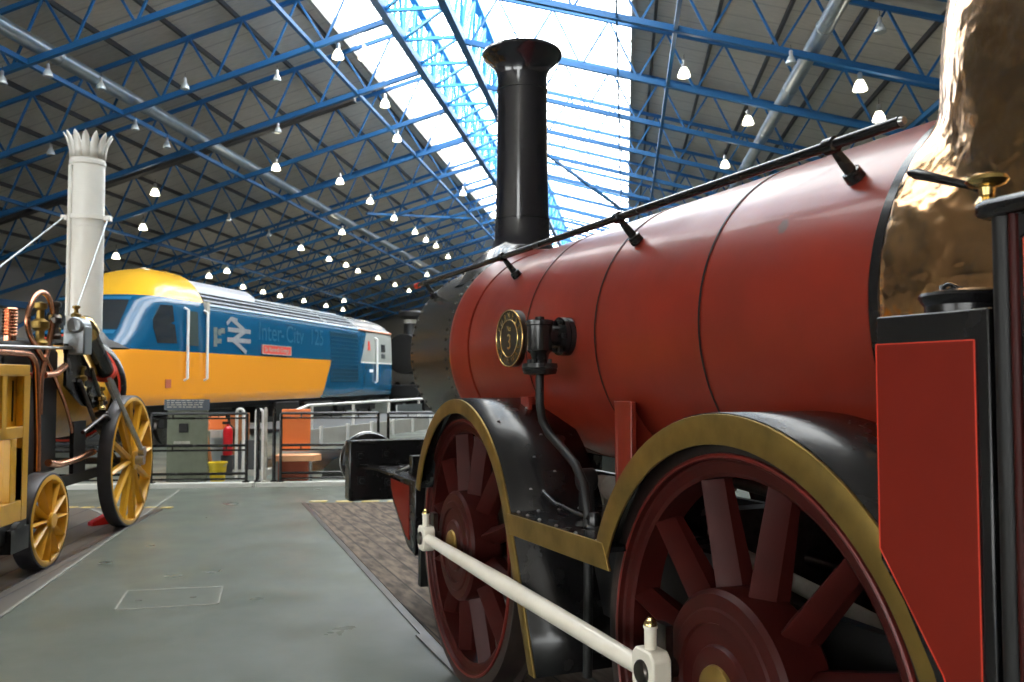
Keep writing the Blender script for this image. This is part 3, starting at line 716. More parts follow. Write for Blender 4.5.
mb = MB(); mb.prism([(-.97, 1.78), (-.97, 1.70), (-.90, 1.50), (-.86, .66), (-.50, .66), (-.50, 1.78)], .975, .995, 'z'); fpf = mb.build('front_footplate', black, L, bevel=.003)
mb = MB(); mb.lathe([(0, 1.055), (.045, 1.052), (.055, 1.04), (.055, 1.0), (.075, .995), (.075, .985)], (-.74, 1.05, 0), 'z', 20); mb.lathe([(0, 1.03), (.03, 1.027), (.04, .985)], (-.78, 1.25, 0), 'z', 16)
mb.box(-.80, -.68, .95, 1.02, .985, 1.12); mb.build('sand_lid', black, fpf, bevel=.004)
mb = MB(); mb.tube([(-.70, 1.0, 1.10), (-.84, 1.06, 1.02), (-.84, 1.2, .99)], .010, 8); mb.build('lever', steel, fpf)
SB = [(1.52, .955), (.88, .955), (.88, .50), (1.05, .53), (1.42, .76), (1.50, .84)]
mb = MB(); mb.prism(SB, -.80, -.66); sb = mb.build('sand_box', black, L, bevel=.006)
mb = MB(); mb.prism([(1.47, .925), (1.00, .925), (1.00, .58), (1.08, .60), (1.39, .79), (1.46, .86)], -.806, -.800); p = mb.build('red_panel', redpanel, sb, bevel=.002); p['label'] = 'red painted panel'
mb = MB(); mb.box(-.80, -.72, .74, .80, .34, .62); mb.build('guard_iron', blackm, L)
# side locker by the firebox
AX = -.93
PA = [(-3.003, 1.735), (-3.265, 1.735), (-3.265, .35), (-3.19, .55), (-3.19, .78)] + [(CR+.795*math.cos(R(a)), .722+.795*math.sin(R(a))) for a in (172, 165, 158, 151, 144, 139)] + [(-3.003, 1.246)]
mb = MB(); mb.prism([(-3.003, 1.735), (-3.262, 1.735), (-3.262, .35), (-3.185, .35), (-3.185, .80), (-3.165, .93), (-3.125, 1.05), (-3.06, 1.165), (-3.003, 1.238)], AX, -.58); lk = mb.build('side_locker', black, L, bevel=.004)
rp = [(-3.006, 1.678), (-3.235, 1.678), (-3.235, .50), (-3.222, .50), (-3.215, .80), (-3.195, .95), (-3.152, 1.052), (-3.07, 1.17), (-3.006, 1.262)]
mb = MB(); mb.prism(rp, AX-.003, AX); p = mb.build('red_panel', redpanel, lk, auto=True); p['label'] = 'red painted panel with brighter red lining'
mb = MB()
for k in range(len(rp)):
    a, b = rp[k], rp[(k+1) % len(rp)]; mb.bar((AX-.0035, *a), (AX-.0035, *b), .0022, .0022, up=(1, 0, 0))
mb.build('red_lining', redline, lk)
mb = MB(); mb.lathe([(0, 1.783), (.05, 1.783), (.062, 1.778), (.080, 1.776), (.083, 1.770), (.078, 1.758), (.072, 1.752), (.072, 1.735)], (-.835, -3.135, 0), 'z', 36)
for k in range(3):
    a = R(30+60*k); mb.tube([(-.835+.04*math.cos(a+j), -3.135+.04*math.sin(a+j), 1.783+.010*math.sin(j/1.0*PI)) for j in (0, .25, .5, .75, 1)], .004, 8)
mb.build('lid', black, lk)
# bunker side with rolled corner, cap and handle
mb = MB(); mb.box(AX+.004, -.45, -4.3, -3.30, .30, 1.905); bk = mb.build('bunker', black, L)
mb = MB(); mb.tube([(AX+.010, -3.288, .30), (AX+.010, -3.288, 1.91)], .0175, 20); mb.build('corner_post', blackm, bk)
mb = MB(); mb.tube([(AX+.004, -3.313, .30), (AX+.004, -3.313, 1.9)], .009, 12); mb.build('corner_bead', wheelred, bk)
mb = MB(); mb.box(AX-.004, AX+.003, -4.2, -3.336, .45, 1.852); p = mb.build('red_panel', redpanel, bk, bevel=.001); p['label'] = 'red painted panel'
mb = MB(); mb.bar((AX-.005, -3.338, .45), (AX-.005, -3.338, 1.85), .002, .003); mb.build('red_lining', redline, bk)
mb = MB(); mb.prism([(-.955, -4.3), (-.955, -3.275), (-.945, -3.250), (-.925, -3.240), (-.42, -3.240), (-.42, -4.3)], 1.895, 1.928, 'z'); cap = mb.build('top_cap', black, bk, bevel=.012)
mb = MB(); mb.lathe([(0, 1.984), (.024, 1.983), (.035, 1.978), (.037, 1.971), (.031, 1.963), (.015, 1.958), (.013, 1.944), (.018, 1.936), (.022, 1.928)], (-.90, -3.243, 0), 'z', 28); kn = mb.build('brass_knob', brassb, bk)
kn['label'] = 'mushroom-shaped brass knob'
mb = MB(); mb.tube([(-.88, -3.24, 1.950), (-.89, -3.20, 1.972), (-.90, -3.13, 2.002), (-.90, -3.085, 2.020), (-.90, -3.068, 2.026)], [.006, .0075, .0095, .011, .006], 12); mb.build('regulator_lever', black, bk)

# ================================================================== EARLY YELLOW-WHEELED LOCOMOTIVE
K = empty('early_locomotive', (-4.73, 7.2717, 0), R(6.5), 'small early locomotive with tall white crowned chimney, yellow spoked wheels and copper pipes', 'locomotive')
def spoked(name, rad, tread, spokes, hubr, capmat, spoke_w, parent, loc, flip=False, ph=0):
    r = bpy.data.objects.new(name, None); C.objects.link(r); r.parent = parent; r.location = loc
    if flip: r.rotation_euler = (0, 0, PI)
    mb = MB(); mb.lathe([(rad-.018, .004), (rad-.004, .0), (rad, -.006), (rad, -tread), (rad-.018, -tread)], axis='x', n=72); mb.build('tyre', tyre_b, r)
    mb = MB(); mb.lathe([(rad-.018, -.002), (rad-.03, .004), (rad-.062, .004), (rad-.068, -.004), (rad-.068, -tread+.02), (rad-.02, -tread+.02)], axis='x', n=72); mb.build('rim', rocketyel, r)
    mb = MB(); mb.lathe([(0, .035), (hubr*.9, .035), (hubr, .028), (hubr*1.05, -tread+.03), (0, -tread+.03)], axis='x', n=32); mb.build('hub', rocketyel, r)
    for k in range(spokes):
        a = 2*PI*k/spokes+ph; c, s_ = math.cos(a), math.sin(a)
        def P(x, q, off): return (x, q*c-off*s_, q*s_+off*c)
        vs = []
        for q, w in ((hubr*.8, spoke_w), (rad-.055, spoke_w*.62)):
            for x, o in ((.012, 0), (-.01, w*.5), (-.06, w*.5), (-.06, -w*.5), (-.01, -w*.5)): vs.append(P(x, q, o))
        mb = MB(); mb.add(vs, [(j, (j+1) % 5, 5+(j+1) % 5, 5+j) for j in range(5)]+[(4, 3, 2, 1, 0), (5, 6, 7, 8, 9)]); mb.build('spoke', rocketyel, r)
    if capmat:
        mb = MB(); mb.lathe([(0, .075), (.035, .075), (.045, .06), (.045, .03)], axis='x', n=20); mb.build('hub_cap', capmat, r)
    return r
tyre_b = pbr('black_wheel_tyre', (.03, .028, .03), .4, .2, (.06, .055, .06), 9, 4, .5)
spoked('driving_wheel', .7175, .13, 12, .10, steel, .062, K, (.78, 2.14, .7175), ph=.13)
spoked('driving_wheel', .7175, .13, 12, .10, steel, .062, K, (-.78, 2.14, .7175), True)
spoked('carrying_wheel', .405, .15, 12, .065, None, .034, K, (.78, 0, .405), ph=.0)
spoked('carrying_wheel', .405, .15, 12, .065, None, .034, K, (-.78, 0, .405), True)
for y, z in ((2.14, .7175), (0, .405)):
    mb = MB(); mb.lathe([(.04, -.75), (.04, .75)], (0, y, z), 'x', 16); mb.build('axle', dsteel, K)
# boiler, end ring, fire box, frame
mb = MB(); mb.lathe([(0, .35), (.50, .35), (.50, 2.30)], (0, 0, 1.48), 'y', 48); mb.build('boiler', rocketyel, K)
mb = MB(); mb.lathe([(.50, 2.24), (.60, 2.25), (.62, 2.28), (.62, 2.38), (.58, 2.42), (0, 2.42)], (0, 0, 1.52), 'y', 48); sm_ = mb.build('smokebox', black, K)
mb = MB(); mb.lathe([(.575, 2.243), (.585, 2.235), (.60, 2.245)], (0, 0, 1.52), 'y', 48); mb.build('red_lining', redline, sm_)
mb = MB(); mb.prism([(-.5, .75), (.5, .75), (.5, 1.86), (.44, 1.96), (.2, 2.0), (-.2, 2.0), (-.44, 1.96), (-.5, 1.86)], -.30, .80, 'y'); fbx = mb.build('firebox', blackm, K, bevel=.02)
mb = MB()
mb.tube([(.512, .34, .80), (.512, .34, 1.45), (.512, .30, 1.58), (.512, .2, 1.66), (.512, .05, 1.68)], .012, 8); mb.build('red_lining', redline, fbx)
for s_ in (-1, 1):
    mb = MB(); mb.box(s_*.58-.025, s_*.58+.025, -.35, 2.55, .60, .70); mb.box(s_*.58-.02, s_*.58+.02, .95, 1.25, .70, 1.2); mb.build('main_frame', blackm, K)
mb = MB(); mb.box(-.58, .58, -.42, -.32, .45, .72); mb.build('drag_beam', blackm, K)
# chimney
mb = MB()
mb.lathe([(.195, 2.16), (.195, 3.4), (.198, 3.402), (.198, 3.42), (.195, 3.422), (.190, 4.14), (.200, 4.15), (.200, 4.19), (.190, 4.2), (.190, 4.25), (.18, 4.25), (.18, 2.9)], (0, 2.77, 0), 'z', 40)
ch = mb.build('chimney', chimwhite, K)
mb = MB(); mb.lathe([(.50, 1.98), (.40, 2.03), (.27, 2.09), (.21, 2.17), (.19, 2.17)], (0, 2.77, 0), 'z', 32); mb.build('chimney_base', blackm, K)
mb = MB(); N = 14
for k in range(N):
    a = 2*PI*k/N
    def Q(h, w, out): 
        r_ = .188+out*.72; c, s_ = math.cos(a), math.sin(a); return (r_*c-w*s_, 2.77+r_*s_+w*c, h)
    A = []; Bq = []
    for h, w, out in ((4.22, .044, 0), (4.30, .043, .006), (4.38, .045, .028), (4.45, .036, .062), (4.495, .018, .095), (4.515, .002, .108)):
        A.append(Q(h, w, out)); Bq.append(Q(h, -w, out))
    mb.strip(A, Bq)
crown = mb.build('crown', chimwhite, ch, solid=.012)
mb = MB(); mb.tube([(-.13, 2.61, 2.35), (-.13, 2.61, 4.12)], .026, 12); mb.build('side_pipe', chimwhite, ch)
mb = MB(); mb.lathe([(.20, 3.49), (.212, 3.495), (.212, 3.545), (.20, 3.55)], (0, 2.77, 0), 'z', 32); mb.box(.20, .28, 2.73, 2.81, 3.49, 3.55); mb.box(-.28, -.2, 2.73, 2.81, 3.49, 3.55); mb.build('stay_clamp', chimwhite, ch)
mb = MB(); mb.tube([(-.25, 2.75, 3.52), (-.42, .1, 2.0)], .011, 8); mb.build('stay_rod', galv, ch)
mb = MB(); mb.tube([(.25, 2.75, 3.52), (.30, 1.65, 2.25)], .009, 8); mb.build('stay_rod', galv, ch)
# inclined cylinders and rods
for s_ in (-1, 1):
    X = s_*.64; a = Vector((X, .98, 2.16)); b = Vector((X, 1.72, 1.62)); d = (b-a)
    mb = MB(); mb.tube([a+d*.18, a+d*.2, a+d*.85, a+d*.87], [.10, .095, .095, .115], 20); cyl = mb.build('cylinder', black, K)
    mb = MB(); mb.tube([a-d*.05, a, a+d*.10, a+d*.18, a+d*.2], [.05, .10, .115, .118, .08], 20); mb.build('cylinder_cover', brassb, cyl)
    mb = MB(); mb.tube([a+d*.85, a+d*.9, a+d*.93], [.118, .118, .05], 20); mb.build('cylinder_flange', redline, cyl)
    mb = MB(); mb.tube([a+d*.93, a+d*1.55], .018, 10); mb.build('piston_rod', steel, cyl)
    for o_ in (-.07, .07):
        mb = MB(); mb.bar(a+d*.9+Vector((0, 0, o_)), a+d*1.6+Vector((0, 0, o_)), .03, .02); mb.build('slide_bar', steel, cyl)
    hub = Vector((s_*.86, 2.14+.05, .7175+.09))
    mb = MB(); mb.tube([Vector((s_*.74, 1.46, 1.62)), hub], [.022, .030], 12); mb.tube([hub-Vector((.03*s_, 0, 0)), hub+Vector((.03*s_, 0, 0))], .06, 16); mb.build('connecting_rod', steel, K)
    mb = MB(); mb.tube([(s_*.74, 2.14, .7175), (s_*.90, 2.14, .7175)], .05, 16); mb.build('crank', steel, K)
    mb = MB(); mb.box(X-.10, X+.10, .78, .98, 1.85, 2.13); mb.tube([(X+.02*s_, .72, 2.13), (X+.02*s_, 1.0, 2.13)], .075, 16); mb.build('valve_chest', galv, K, bevel=.015)
    mb = MB(); mb.prism([(.75, 1.95), (1.0, 1.95), (1.75, 1.45), (1.75, 1.28), (1.2, 1.35), (.75, 1.55)], X-.06*s_-.015, X-.06*s_+.015); mb.build('cylinder_plate', black, K)
# fittings: safety valves, gauges, cocks
def turned(name, x, y, z, h, r0, mat, par=K):
    mb = MB(); mb.lathe([(r0, z), (r0*1.1, z+h*.1), (r0*.6, z+h*.2), (r0*.6, z+h*.35), (r0*1.15, z+h*.42), (r0*1.15, z+h*.55), (r0*.55, z+h*.62), (r0*.5, z+h*.8), (r0*.9, z+h*.85), (r0*.9, z+h*.95), (0, z+h)], (x, y, 0), 'z', 16); return mb.build(name, mat, par)
turned('safety_valve', .50, .38, 1.90, .42, .065, brass); turned('gauge_cock', .54, .60, 2.05, .28, .05, brass); turned('cock', .58, .52, 1.98, .36, .045, dsteel)
turned('gauge_cock', .62, .88, 2.13, .20, .04, brass); turned('cock', .60, 1.12, 1.5, .25, .04, brass); turned('cock', .66, 1.45, 1.30, .24, .05, brassb); turned('lubricator', .62, 1.62, 1.1, .3, .06, dsteel)
mb = MB()
for k in range(9): mb.lathe([(.05, 1.97+k*.026), (.062, 1.982+k*.026), (.05, 1.994+k*.026)], (.55, -.31, 0), 'z', 20)
mb.lathe([(.05, 1.93), (.05, 2.2), (0, 2.2)], (.55, -.31, 0), 'z', 20); mb.build('copper_coil', copperp, K)
def pipe(name, pts, r, mat):
    # round the corners
    P = [Vector(p) for p in pts]; out = [P[0]]
    for i in range(1, len(P)-1):
        a = P[i].lerp(P[i-1], min(.45, .09/max(.01, (P[i]-P[i-1]).length))); b = P[i].lerp(P[i+1], min(.45, .09/max(.01, (P[i]-P[i+1]).length)))
        for j in range(5): t = j/4; out.append(a.lerp(P[i], t).lerp(P[i].lerp(b, t), t))
    out.append(P[-1]); mb = MB(); mb.tube(out, r, 12); return mb.build(name, mat, K)
pipe('steam_pipe', [(.56, -.9, 1.83), (.56, .06, 1.83), (.57, .15, 1.74), (.58, .20, 1.08), (.58, .20, .80)], .028, copperp)
pipe('steam_pipe', [(.56, .38, 1.75), (.56, .12, 1.92), (.56, -.02, 2.05), (.56, -.01, 2.20), (.56, .12, 2.35), (.56, .26, 2.40), (.56, .42, 2.36), (.56, .50, 2.22)], .024, copperp)
pipe('steam_pipe', [(.56, .50, 2.15), (.56, .42, 1.92), (.57, .25, 1.62), (.58, .22, 1.3)], .026, copperp)
pipe('feed_pipe', [(.58, .30, 1.82), (.58, .55, 1.60), (.58, .80, 1.35), (.58, .98, 1.07)], .016, copperp)
pipe('exhaust_pipe', [(.60, .38, .86), (.60, .60, .82), (.60, 1.0, .83), (.60, 1.46, .87)], .034, copperp)
pipe('exhaust_pipe', [(.58, .30, 1.65), (.58, .55, 1.66), (.58, .75, 1.74)], .032, copperp)
pipe('reach_rod', [(.62, -.9, 1.865), (.62, .5, 1.90), (.62, .95, 1.92), (.62, 1.05, 1.98)], .015, steel)
pipe('reach_rod', [(.70, .9, 1.1), (.70, 1.5, 1.25), (.70, 1.95, 1.02)], .02, dsteel)
pipe('eccentric_rod', [(.62, 1.0, 1.60), (.62, 1.45, 1.15), (.62, 2.05, .75)], .022, dsteel)
pipe('eccentric_rod', [(.66, 1.2, 1.72), (.66, 1.5, 1.35), (.62, 2.10, .90)], .02, dsteel)
# wheel chock
mb = MB(); mb.prism([(0, 0), (.30, 0), (.30, .04), (.05, .13), (0, .13)], -.05, .05, 'y')
o = mb.build('wheel_chock', redext, bevel=.004); o.location = (-4.46, 9.68, 0.004); o.rotation_euler = (0, 0, R(-125)); tag(o, 'small red wedge against the big yellow wheel at floor level', 'chock')
# tender
Tn = empty('tender', (-4.73, 7.2717, 0), R(6.5), 'mustard yellow wooden tender with recessed side panels at the left edge', 'tender')
mb = MB()
X0, X1 = .74, .80
mb.box(X0, X1, -2.6, -.50, 1.64, 1.725); mb.box(X0, X1, -.60, -.50, .50, 1.64); mb.box(X0, X1, -.96, -.88, 1.15, 1.64); mb.box(X0, X1, -2.6, -.60, 1.15, 1.24)
mb.box(X0, X1, -2.6, -.60, .50, .66); mb.box(X0, X1, -.80, -.70, .66, 1.15); mb.box(X0, X1, -1.5, -1.4, .66, 1.64)
mb.build('side_frame', rocketyel, Tn, bevel=.006)
mb = MB(); mb.box(X0-.03, X0-.005, -2.6, -.5, 1.2, 1.68); mb.box(X0-.03, X0-.005, -.72, -.5, .55, 1.2); mb.build('side_panel', rocketyel, Tn)
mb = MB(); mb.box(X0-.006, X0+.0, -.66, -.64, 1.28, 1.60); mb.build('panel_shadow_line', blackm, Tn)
mb = MB(); mb.box(-.74, .74, -.56, -.52, .55, 1.70); mb.build('end_board', rocketyel, Tn)
mb = MB(); mb.box(-.7, .7, -2.6, -.55, .42, .55); mb.box(.62, .80, -1.2, -.5, .36, .50); mb.build('under_frame', blackm, Tn)
mb = MB(); mb.lathe([(0, .12), (.10, .12), (.12, 0)], (.72, -.7, .40), 'x', 16); mb.box(.68, .84, -.85, -.55, .28, .46); mb.build('axle_box', blackm, Tn)
spoked('tender_wheel', .40, .12, 12, .065, None, .034, Tn, (.70, -1.45, .40)); spoked('tender_wheel', .40, .12, 12, .065, None, .034, Tn, (-.70, -1.45, .40), True)

# ================================================================== DIESEL POWER CAR
th3 = -R(11.41)
hx, hy = (206-512)/852*21.6, 21.6
ho = Vector((hx, hy, 0))-Vector((math.cos(th3), math.sin(th3), 0))*1.37
D = empty('diesel_power_car', ho, th3, 'high-speed diesel power car in blue, yellow and grey livery beyond the barrier', 'train')
ZS = [1.02, 1.12, 1.3, 1.7, 2.0, 2.29, 2.31, 2.45, 2.7, 2.95, 3.2, 3.4, 3.55, 3.57, 3.70, 3.85, 3.98, 4.09, 4.17, 4.22]
WS = [1.30, 1.36, 1.37, 1.37, 1.37, 1.37, 1.37, 1.37, 1.365, 1.355, 1.34, 1.32, 1.27, 1.26, 1.17, 1.02, .82, .58, .30, .02]
YF = [-3.45, -3.62, -3.75, -3.82, -3.80, -3.68, -3.66, -3.50, -3.20, -3.00, -2.78, -2.62, -2.50, -2.45, -2.22, -1.95, -1.62, -1.25, -.9, -.6]
YR = 14.0
def interp(z, T):
    for i in range(len(ZS)-1):
        if ZS[i] <= z <= ZS[i+1]: return T[i]+(T[i+1]-T[i])*(z-ZS[i])/(ZS[i+1]-ZS[i])
    return T[-1]
NE = 3.4; BD = 1.35
def front_y(x, z):
    w = interp(z, WS); yf = interp(z, YF); bd = BD if z < 3.4 else BD*.9
    return yf+bd-bd*(max(0, 1-(abs(x)/w)**NE))**(1/NE)
mb = MB()
rows = []
for z, w, yf in zip(ZS, WS, YF):
    row = []
    bd = BD if z < 3.4 else BD*.9
    zz = z
    side_y = [YR, 12, 10.4, 8, 5, 2.5, 0.06, 0.0]
    LF = lambda z_: (z_+(min(z_, 4.02)-3.57)*.45 if z_ > 3.57 else z_)
    for y in side_y: row.append((w, y, LF(z) if y <= 0 else (z if z < 3.6 else z-.10)))
    for k in range(0, 25):
        ph = PI/2*k/24; cx_ = math.cos(ph)**(2/NE); sy_ = math.sin(ph)**(2/NE)
        row.append((w*cx_, yf+bd-bd*sy_, LF(z)))
    full = row+[(-x, y, z_) for x, y, z_ in reversed(row[:-1])]
    rows.append(full)
n = len(rows[0])
vs = [v for r_ in rows for v in r_]
fs = [(i*n+k, i*n+k+1, (i+1)*n+k+1, (i+1)*n+k) for i in range(len(rows)-1) for k in range(n-1)]
fs += [tuple(i*n for i in range(len(rows))) + tuple((i*n+n-1) for i in reversed(range(len(rows))))]
fs += [tuple(range(n))]
mb.add(vs, fs, True)
body = mb.build('body', livery, D)
# roof equipment and ribs
mb = MB(); mb.prism([(-.62, 3.9), (.80, 3.85), (.74, 4.05), (.50, 4.22), (-.50, 4.24)], .15, 3.6, 'y'); mb.build('roof_cowl', pbr('roof_grey_white', (.50, .51, .56), .4), D, bevel=.04)
mb = MB()
for x, z in ((1.16, 3.64), (1.03, 3.77), (.86, 3.88), (.66, 3.98), (.45, 4.05)):
    mb.tube([(x, .2, z), (x, 10.3, z)], .022, 6)
for y in (.03, 10.4, 7.55):
    pts = [(w+.012, y, (z if z < 3.6 or y < 0 else z-.10)+.01) for z, w in zip(ZS[12:], WS[12:])]
    mb.tube(pts, .03, 6)
mb.build('roof_ribs', galv, D)
mb = MB(); mb.tube([(1.30, .1, 3.50), (1.30, 10.4, 3.50)], .018, 8); mb.tube([(1.315, .1, 3.40), (1.315, 10.4, 3.40)], .014, 8); mb.build('cantrail', pbr('pale_blue_trim', (.08, .25, .38), .35), D)
mb = MB(); mb.tube([(1.32, 10.5, 3.50), (1.32, 13.95, 3.50)], .04, 8); mb.build('orange_cantrail', pbr('faded_orange_trim', (.70, .26, .12), .4), D)
# windscreen with its surround
def patch(x0, x1, z0, z1, off, nx=16, nz=6, sk=0):
    m_ = MB(); vs = []
    for j in range(nz+1):
        z = z0+(z1-z0)*j/nz
        for i in range(nx+1):
            k_ = sk*(1-j/nz); xa, xb = x0-k_, x1+k_
            x = xa+(xb-xa)*i/nx; vs.append((x, front_y(x, z)-off, z+off*.3))
    m_.add(vs, [(j*(nx+1)+i, j*(nx+1)+i+1, (j+1)*(nx+1)+i+1, (j+1)*(nx+1)+i) for j in range(nz) for i in range(nx)], True); return m_
ws = patch(-.93, .93, 2.72, 3.42, .012, sk=.10).build('windscreen', glassdark, D)
for (x0, x1, z0, z1) in ((-1.02, 1.02, 2.62, 2.70), (-.95, .95, 3.43, 3.50)):
    patch(x0, x1, z0, z1, .014, 16, 2, .0).build('windscreen_frame', pbr('pale_blue_frame', (.02, .16, .33), .3) if 'pale_blue_frame' not in MATS else MATS['pale_blue_frame'], ws)
patch(-.80, .80, 1.62, 1.92, .012, 16, 3).build('headlight_panel', glassdark, D)
mb = MB()
def sx(z): return interp(z, WS)
def sidepanel(poly, name, mat, off=.008, par=D, bev=0):
    m_ = MB(); m_.add([(sx(z)+off, y, z) for y, z in poly]+[(sx(z)-.02, y, z) for y, z in poly],
        [tuple(range(len(poly)))]+[(k, (k+1) % len(poly), len(poly)+(k+1) % len(poly), len(poly)+k) for k in range(len(poly))]); return m_.build(name, mat, par)
sidepanel([(-2.18, 3.0), (-1.88, 3.36), (-1.42, 3.38), (-1.28, 2.48), (-2.05, 2.46), (-2.2, 2.8)], 'cab_window', glassdark, .010)
door = sidepanel([(-1.02, 3.46), (-.12, 3.46), (-.12, 1.15), (-1.02, 1.15)], 'cab_door', livery, .006)
sidepanel([(-.78, 3.30), (-.36, 3.30), (-.36, 2.45), (-.78, 2.45)], 'door_window', pbr('green_grey_glass', (.06, .08, .075), .1), .012, door)
for y, z0, z1 in ((-.94, 1.60, 3.36), (-.07, 1.60, 3.36)):
    mb = MB(); mb.tube([(1.36, y, z0), (1.45, y, z0+.04), (1.45, y, z1-.05), (1.34, y, z1)], .034, 10); mb.build('grab_rail', white, D)
mb = MB(); mb.tube([(1.36, 12.1, 1.5), (1.45, 12.1, 1.54), (1.44, 12.1, 3.2), (1.34, 12.1, 3.25)], .05, 8); mb.build('grab_rail', white, D)
mb = MB(); mb.box(1.28, 1.40, -.02, .10, 3.28, 3.58); mb.build('gutter_end', offwhite, D)
mb = MB(); mb.box(1.36, 1.385, -1.72, -1.50, 1.42, 1.62); mb.build('hatch', brick, D)
# grille
gr = sidepanel([(7.75, 3.30), (10.25, 3.30), (10.25, 1.55), (7.75, 1.55)], 'radiator_grille', pbr('dark_grille', (.004, .03, .06), .5), .010)
mb = MB()
for k in range(19):
    y = 7.78+k*.137; mb.bar((sx(1.6)+.016, y, 1.57), (sx(3.28)+.016, y, 3.28), .022)
for k in range(13):
    z = 1.6+k*.139; mb.bar((sx(z)+.018, 7.77, z), (sx(z)+.018, 10.24, z), .022)
mb.build('mesh', pbr('grille_blue', (.01, .09, .17), .4), gr)
# rear windows and marks
sidepanel([(12.75, 3.02), (13.2, 3.02), (13.2, 2.72), (12.75, 2.72)], 'guard_window', glassdark, .010)
sidepanel([(12.75, 2.64), (13.2, 2.64), (13.2, 2.46), (12.75, 2.46)], 'guard_window', darkgrey, .010)
sidepanel([(11.35, 3.1), (11.5, 3.1), (11.55, 2.75), (11.3, 2.75)], 'red_emblem', redline, .012)
sidepanel([(10.6, 2.30), (14.0, 2.30), (14.0, 2.24), (10.6, 2.24)], 'waist_line', white, .008)
sidepanel([(11.45, 2.02), (11.85, 2.02), (11.85, 1.90), (11.45, 1.90)], 'number_panel', white, .010)
# double-arrow emblem
emb = pbr('worn_pale_emblem', (.36, .36, .38), .5, 0, (.22, .24, .26), 8, 4, .5)
def arrow_bar(pts, w, par):
    m_ = MB()
    for (a, b) in zip(pts[:-1], pts[1:]):
        m_.bar((sx(a[1])+.014, *a), (sx(b[1])+.014, *b), w, .010, up=(1, 0, 0))
    return m_.build('emblem_stroke', emb, par)
em = MB(); em.bar((sx(2.95)+.012, 1.05, 2.95), (sx(2.95)+.012, 2.25, 2.95), .12, .010, up=(1, 0, 0)); em = em.build('rail_emblem', emb, D); em['label'] = 'pale double-arrow railway emblem'
m_ = MB(); m_.bar((sx(2.68)+.012, 1.0, 2.68), (sx(2.68)+.012, 2.25, 2.68), .12, .010, up=(1, 0, 0)); m_.build('emblem_stroke', emb, em)
arrow_bar([(1.25, 3.25), (1.95, 2.95), (1.30, 2.68), (2.0, 2.36)], .12, em)
arrow_bar([(1.0, 3.10), (1.25, 3.26), (1.55, 3.22)], .10, em)
m_ = MB()
for y, z, w, h in ((.42, 2.72, .16, .5), (.62, 2.85, .14, .16), (.56, 2.62, .3, .12), (.78, 2.90, .2, .14)): m_.box(sx(z)-.01, sx(z)+.014, y-w/2, y+w/2, z-h/2, z+h/2)
m_.build('worn_crest', pbr('worn_crest_paint', (.26, .26, .20), .5, 0, (.05, .10, .14), 12, 4, .5), D)
sideM = lambda y, z, off: Matrix.Translation((sx(z)+off, y, z)) @ Matrix(((0, 0, 1, 0), (1, 0, 0, 0), (0, 1, 0, 0), (0, 0, 0, 1)))
npl = sidepanel([(2.9, 2.62), (4.7, 2.62), (4.7, 2.36), (2.9, 2.36)], 'nameplate', pbr('nameplate_red', (.75, .07, .05), .4), .030); npl['label'] = 'red nameplate with pale lettering'
m_ = MB()
for a, b in (((2.9, 2.62), (4.7, 2.62)), ((4.7, 2.62), (4.7, 2.36)), ((4.7, 2.36), (2.9, 2.36)), ((2.9, 2.36), (2.9, 2.62))): m_.bar((sx(a[1])+.034, *a), (sx(b[1])+.034, *b), .022)
m_.build('plate_border', offwhite, npl)
text('plate_lettering', 'Sir Kenneth Grange', .19, offwhite, npl, sideM(3.8, 2.49, .034), .003)
ftxt = pbr('faint_blue_lettering', (.008, .098, .19), .4)
for w_, y_ in (('Inter', 3.42), ('-', 4.22), ('City', 5.05), ('125', 6.65)): text('side_lettering', w_, .74, ftxt, D, sideM(y_, 2.98, .004), .006)
# under frame, bogies
mb = MB(); mb.box(-1.15, 1.15, -2.4, 13.9, .85, 1.05); mb.box(-1.05, 1.05, 3.6, 8.6, .35, .9); mb.box(-1.28, 1.28, 4.0, 5.6, .5, .95); mb.box(-1.28, 1.28, 6.0, 8.2, .45, .9); mb.build('underframe', blackm, D, bevel=.03)
for yb in (.6, 11.0):
    bg_ = bpy.data.objects.new('bogie', None); C.objects.link(bg_); bg_.parent = D; bg_.location = (0, yb, 0)
    for s_ in (-1, 1):
        mb = MB(); mb.prism([(-1.9, .45), (-1.9, .72), (-.6, .85), (.6, .85), (1.9, .72), (1.9, .45), (.6, .5), (-.6, .5)], s_*1.0-.07, s_*1.0+.07); mb.build('side_frame', blackm, bg_)
        for y in (-1.3, 1.3):
            mb = MB(); mb.lathe([(0, -.07), (.44, -.07), (.46, -.05), (.46, .05), (.49, .07), (0, .07)][::1], (s_*.75, y, .48), 'x', 32); mb.build('wheel', dsteel, bg_)
            mb = MB(); mb.lathe([(0, .1), (.12, .1), (.12, 0)], (s_*1.02, y, .48), 'x', 16); mb.build('axle_box', blackm, bg_)
    mb = MB(); mb.box(-.95, .95, -.35, .35, .5, .9); mb.build('bolster', blackm, bg_)
mb = MB(); mb.box(-.85, .85, 14.0, 14.25, 1.1, 3.3); mb.build('gangway', blackm, D, bevel=.05)

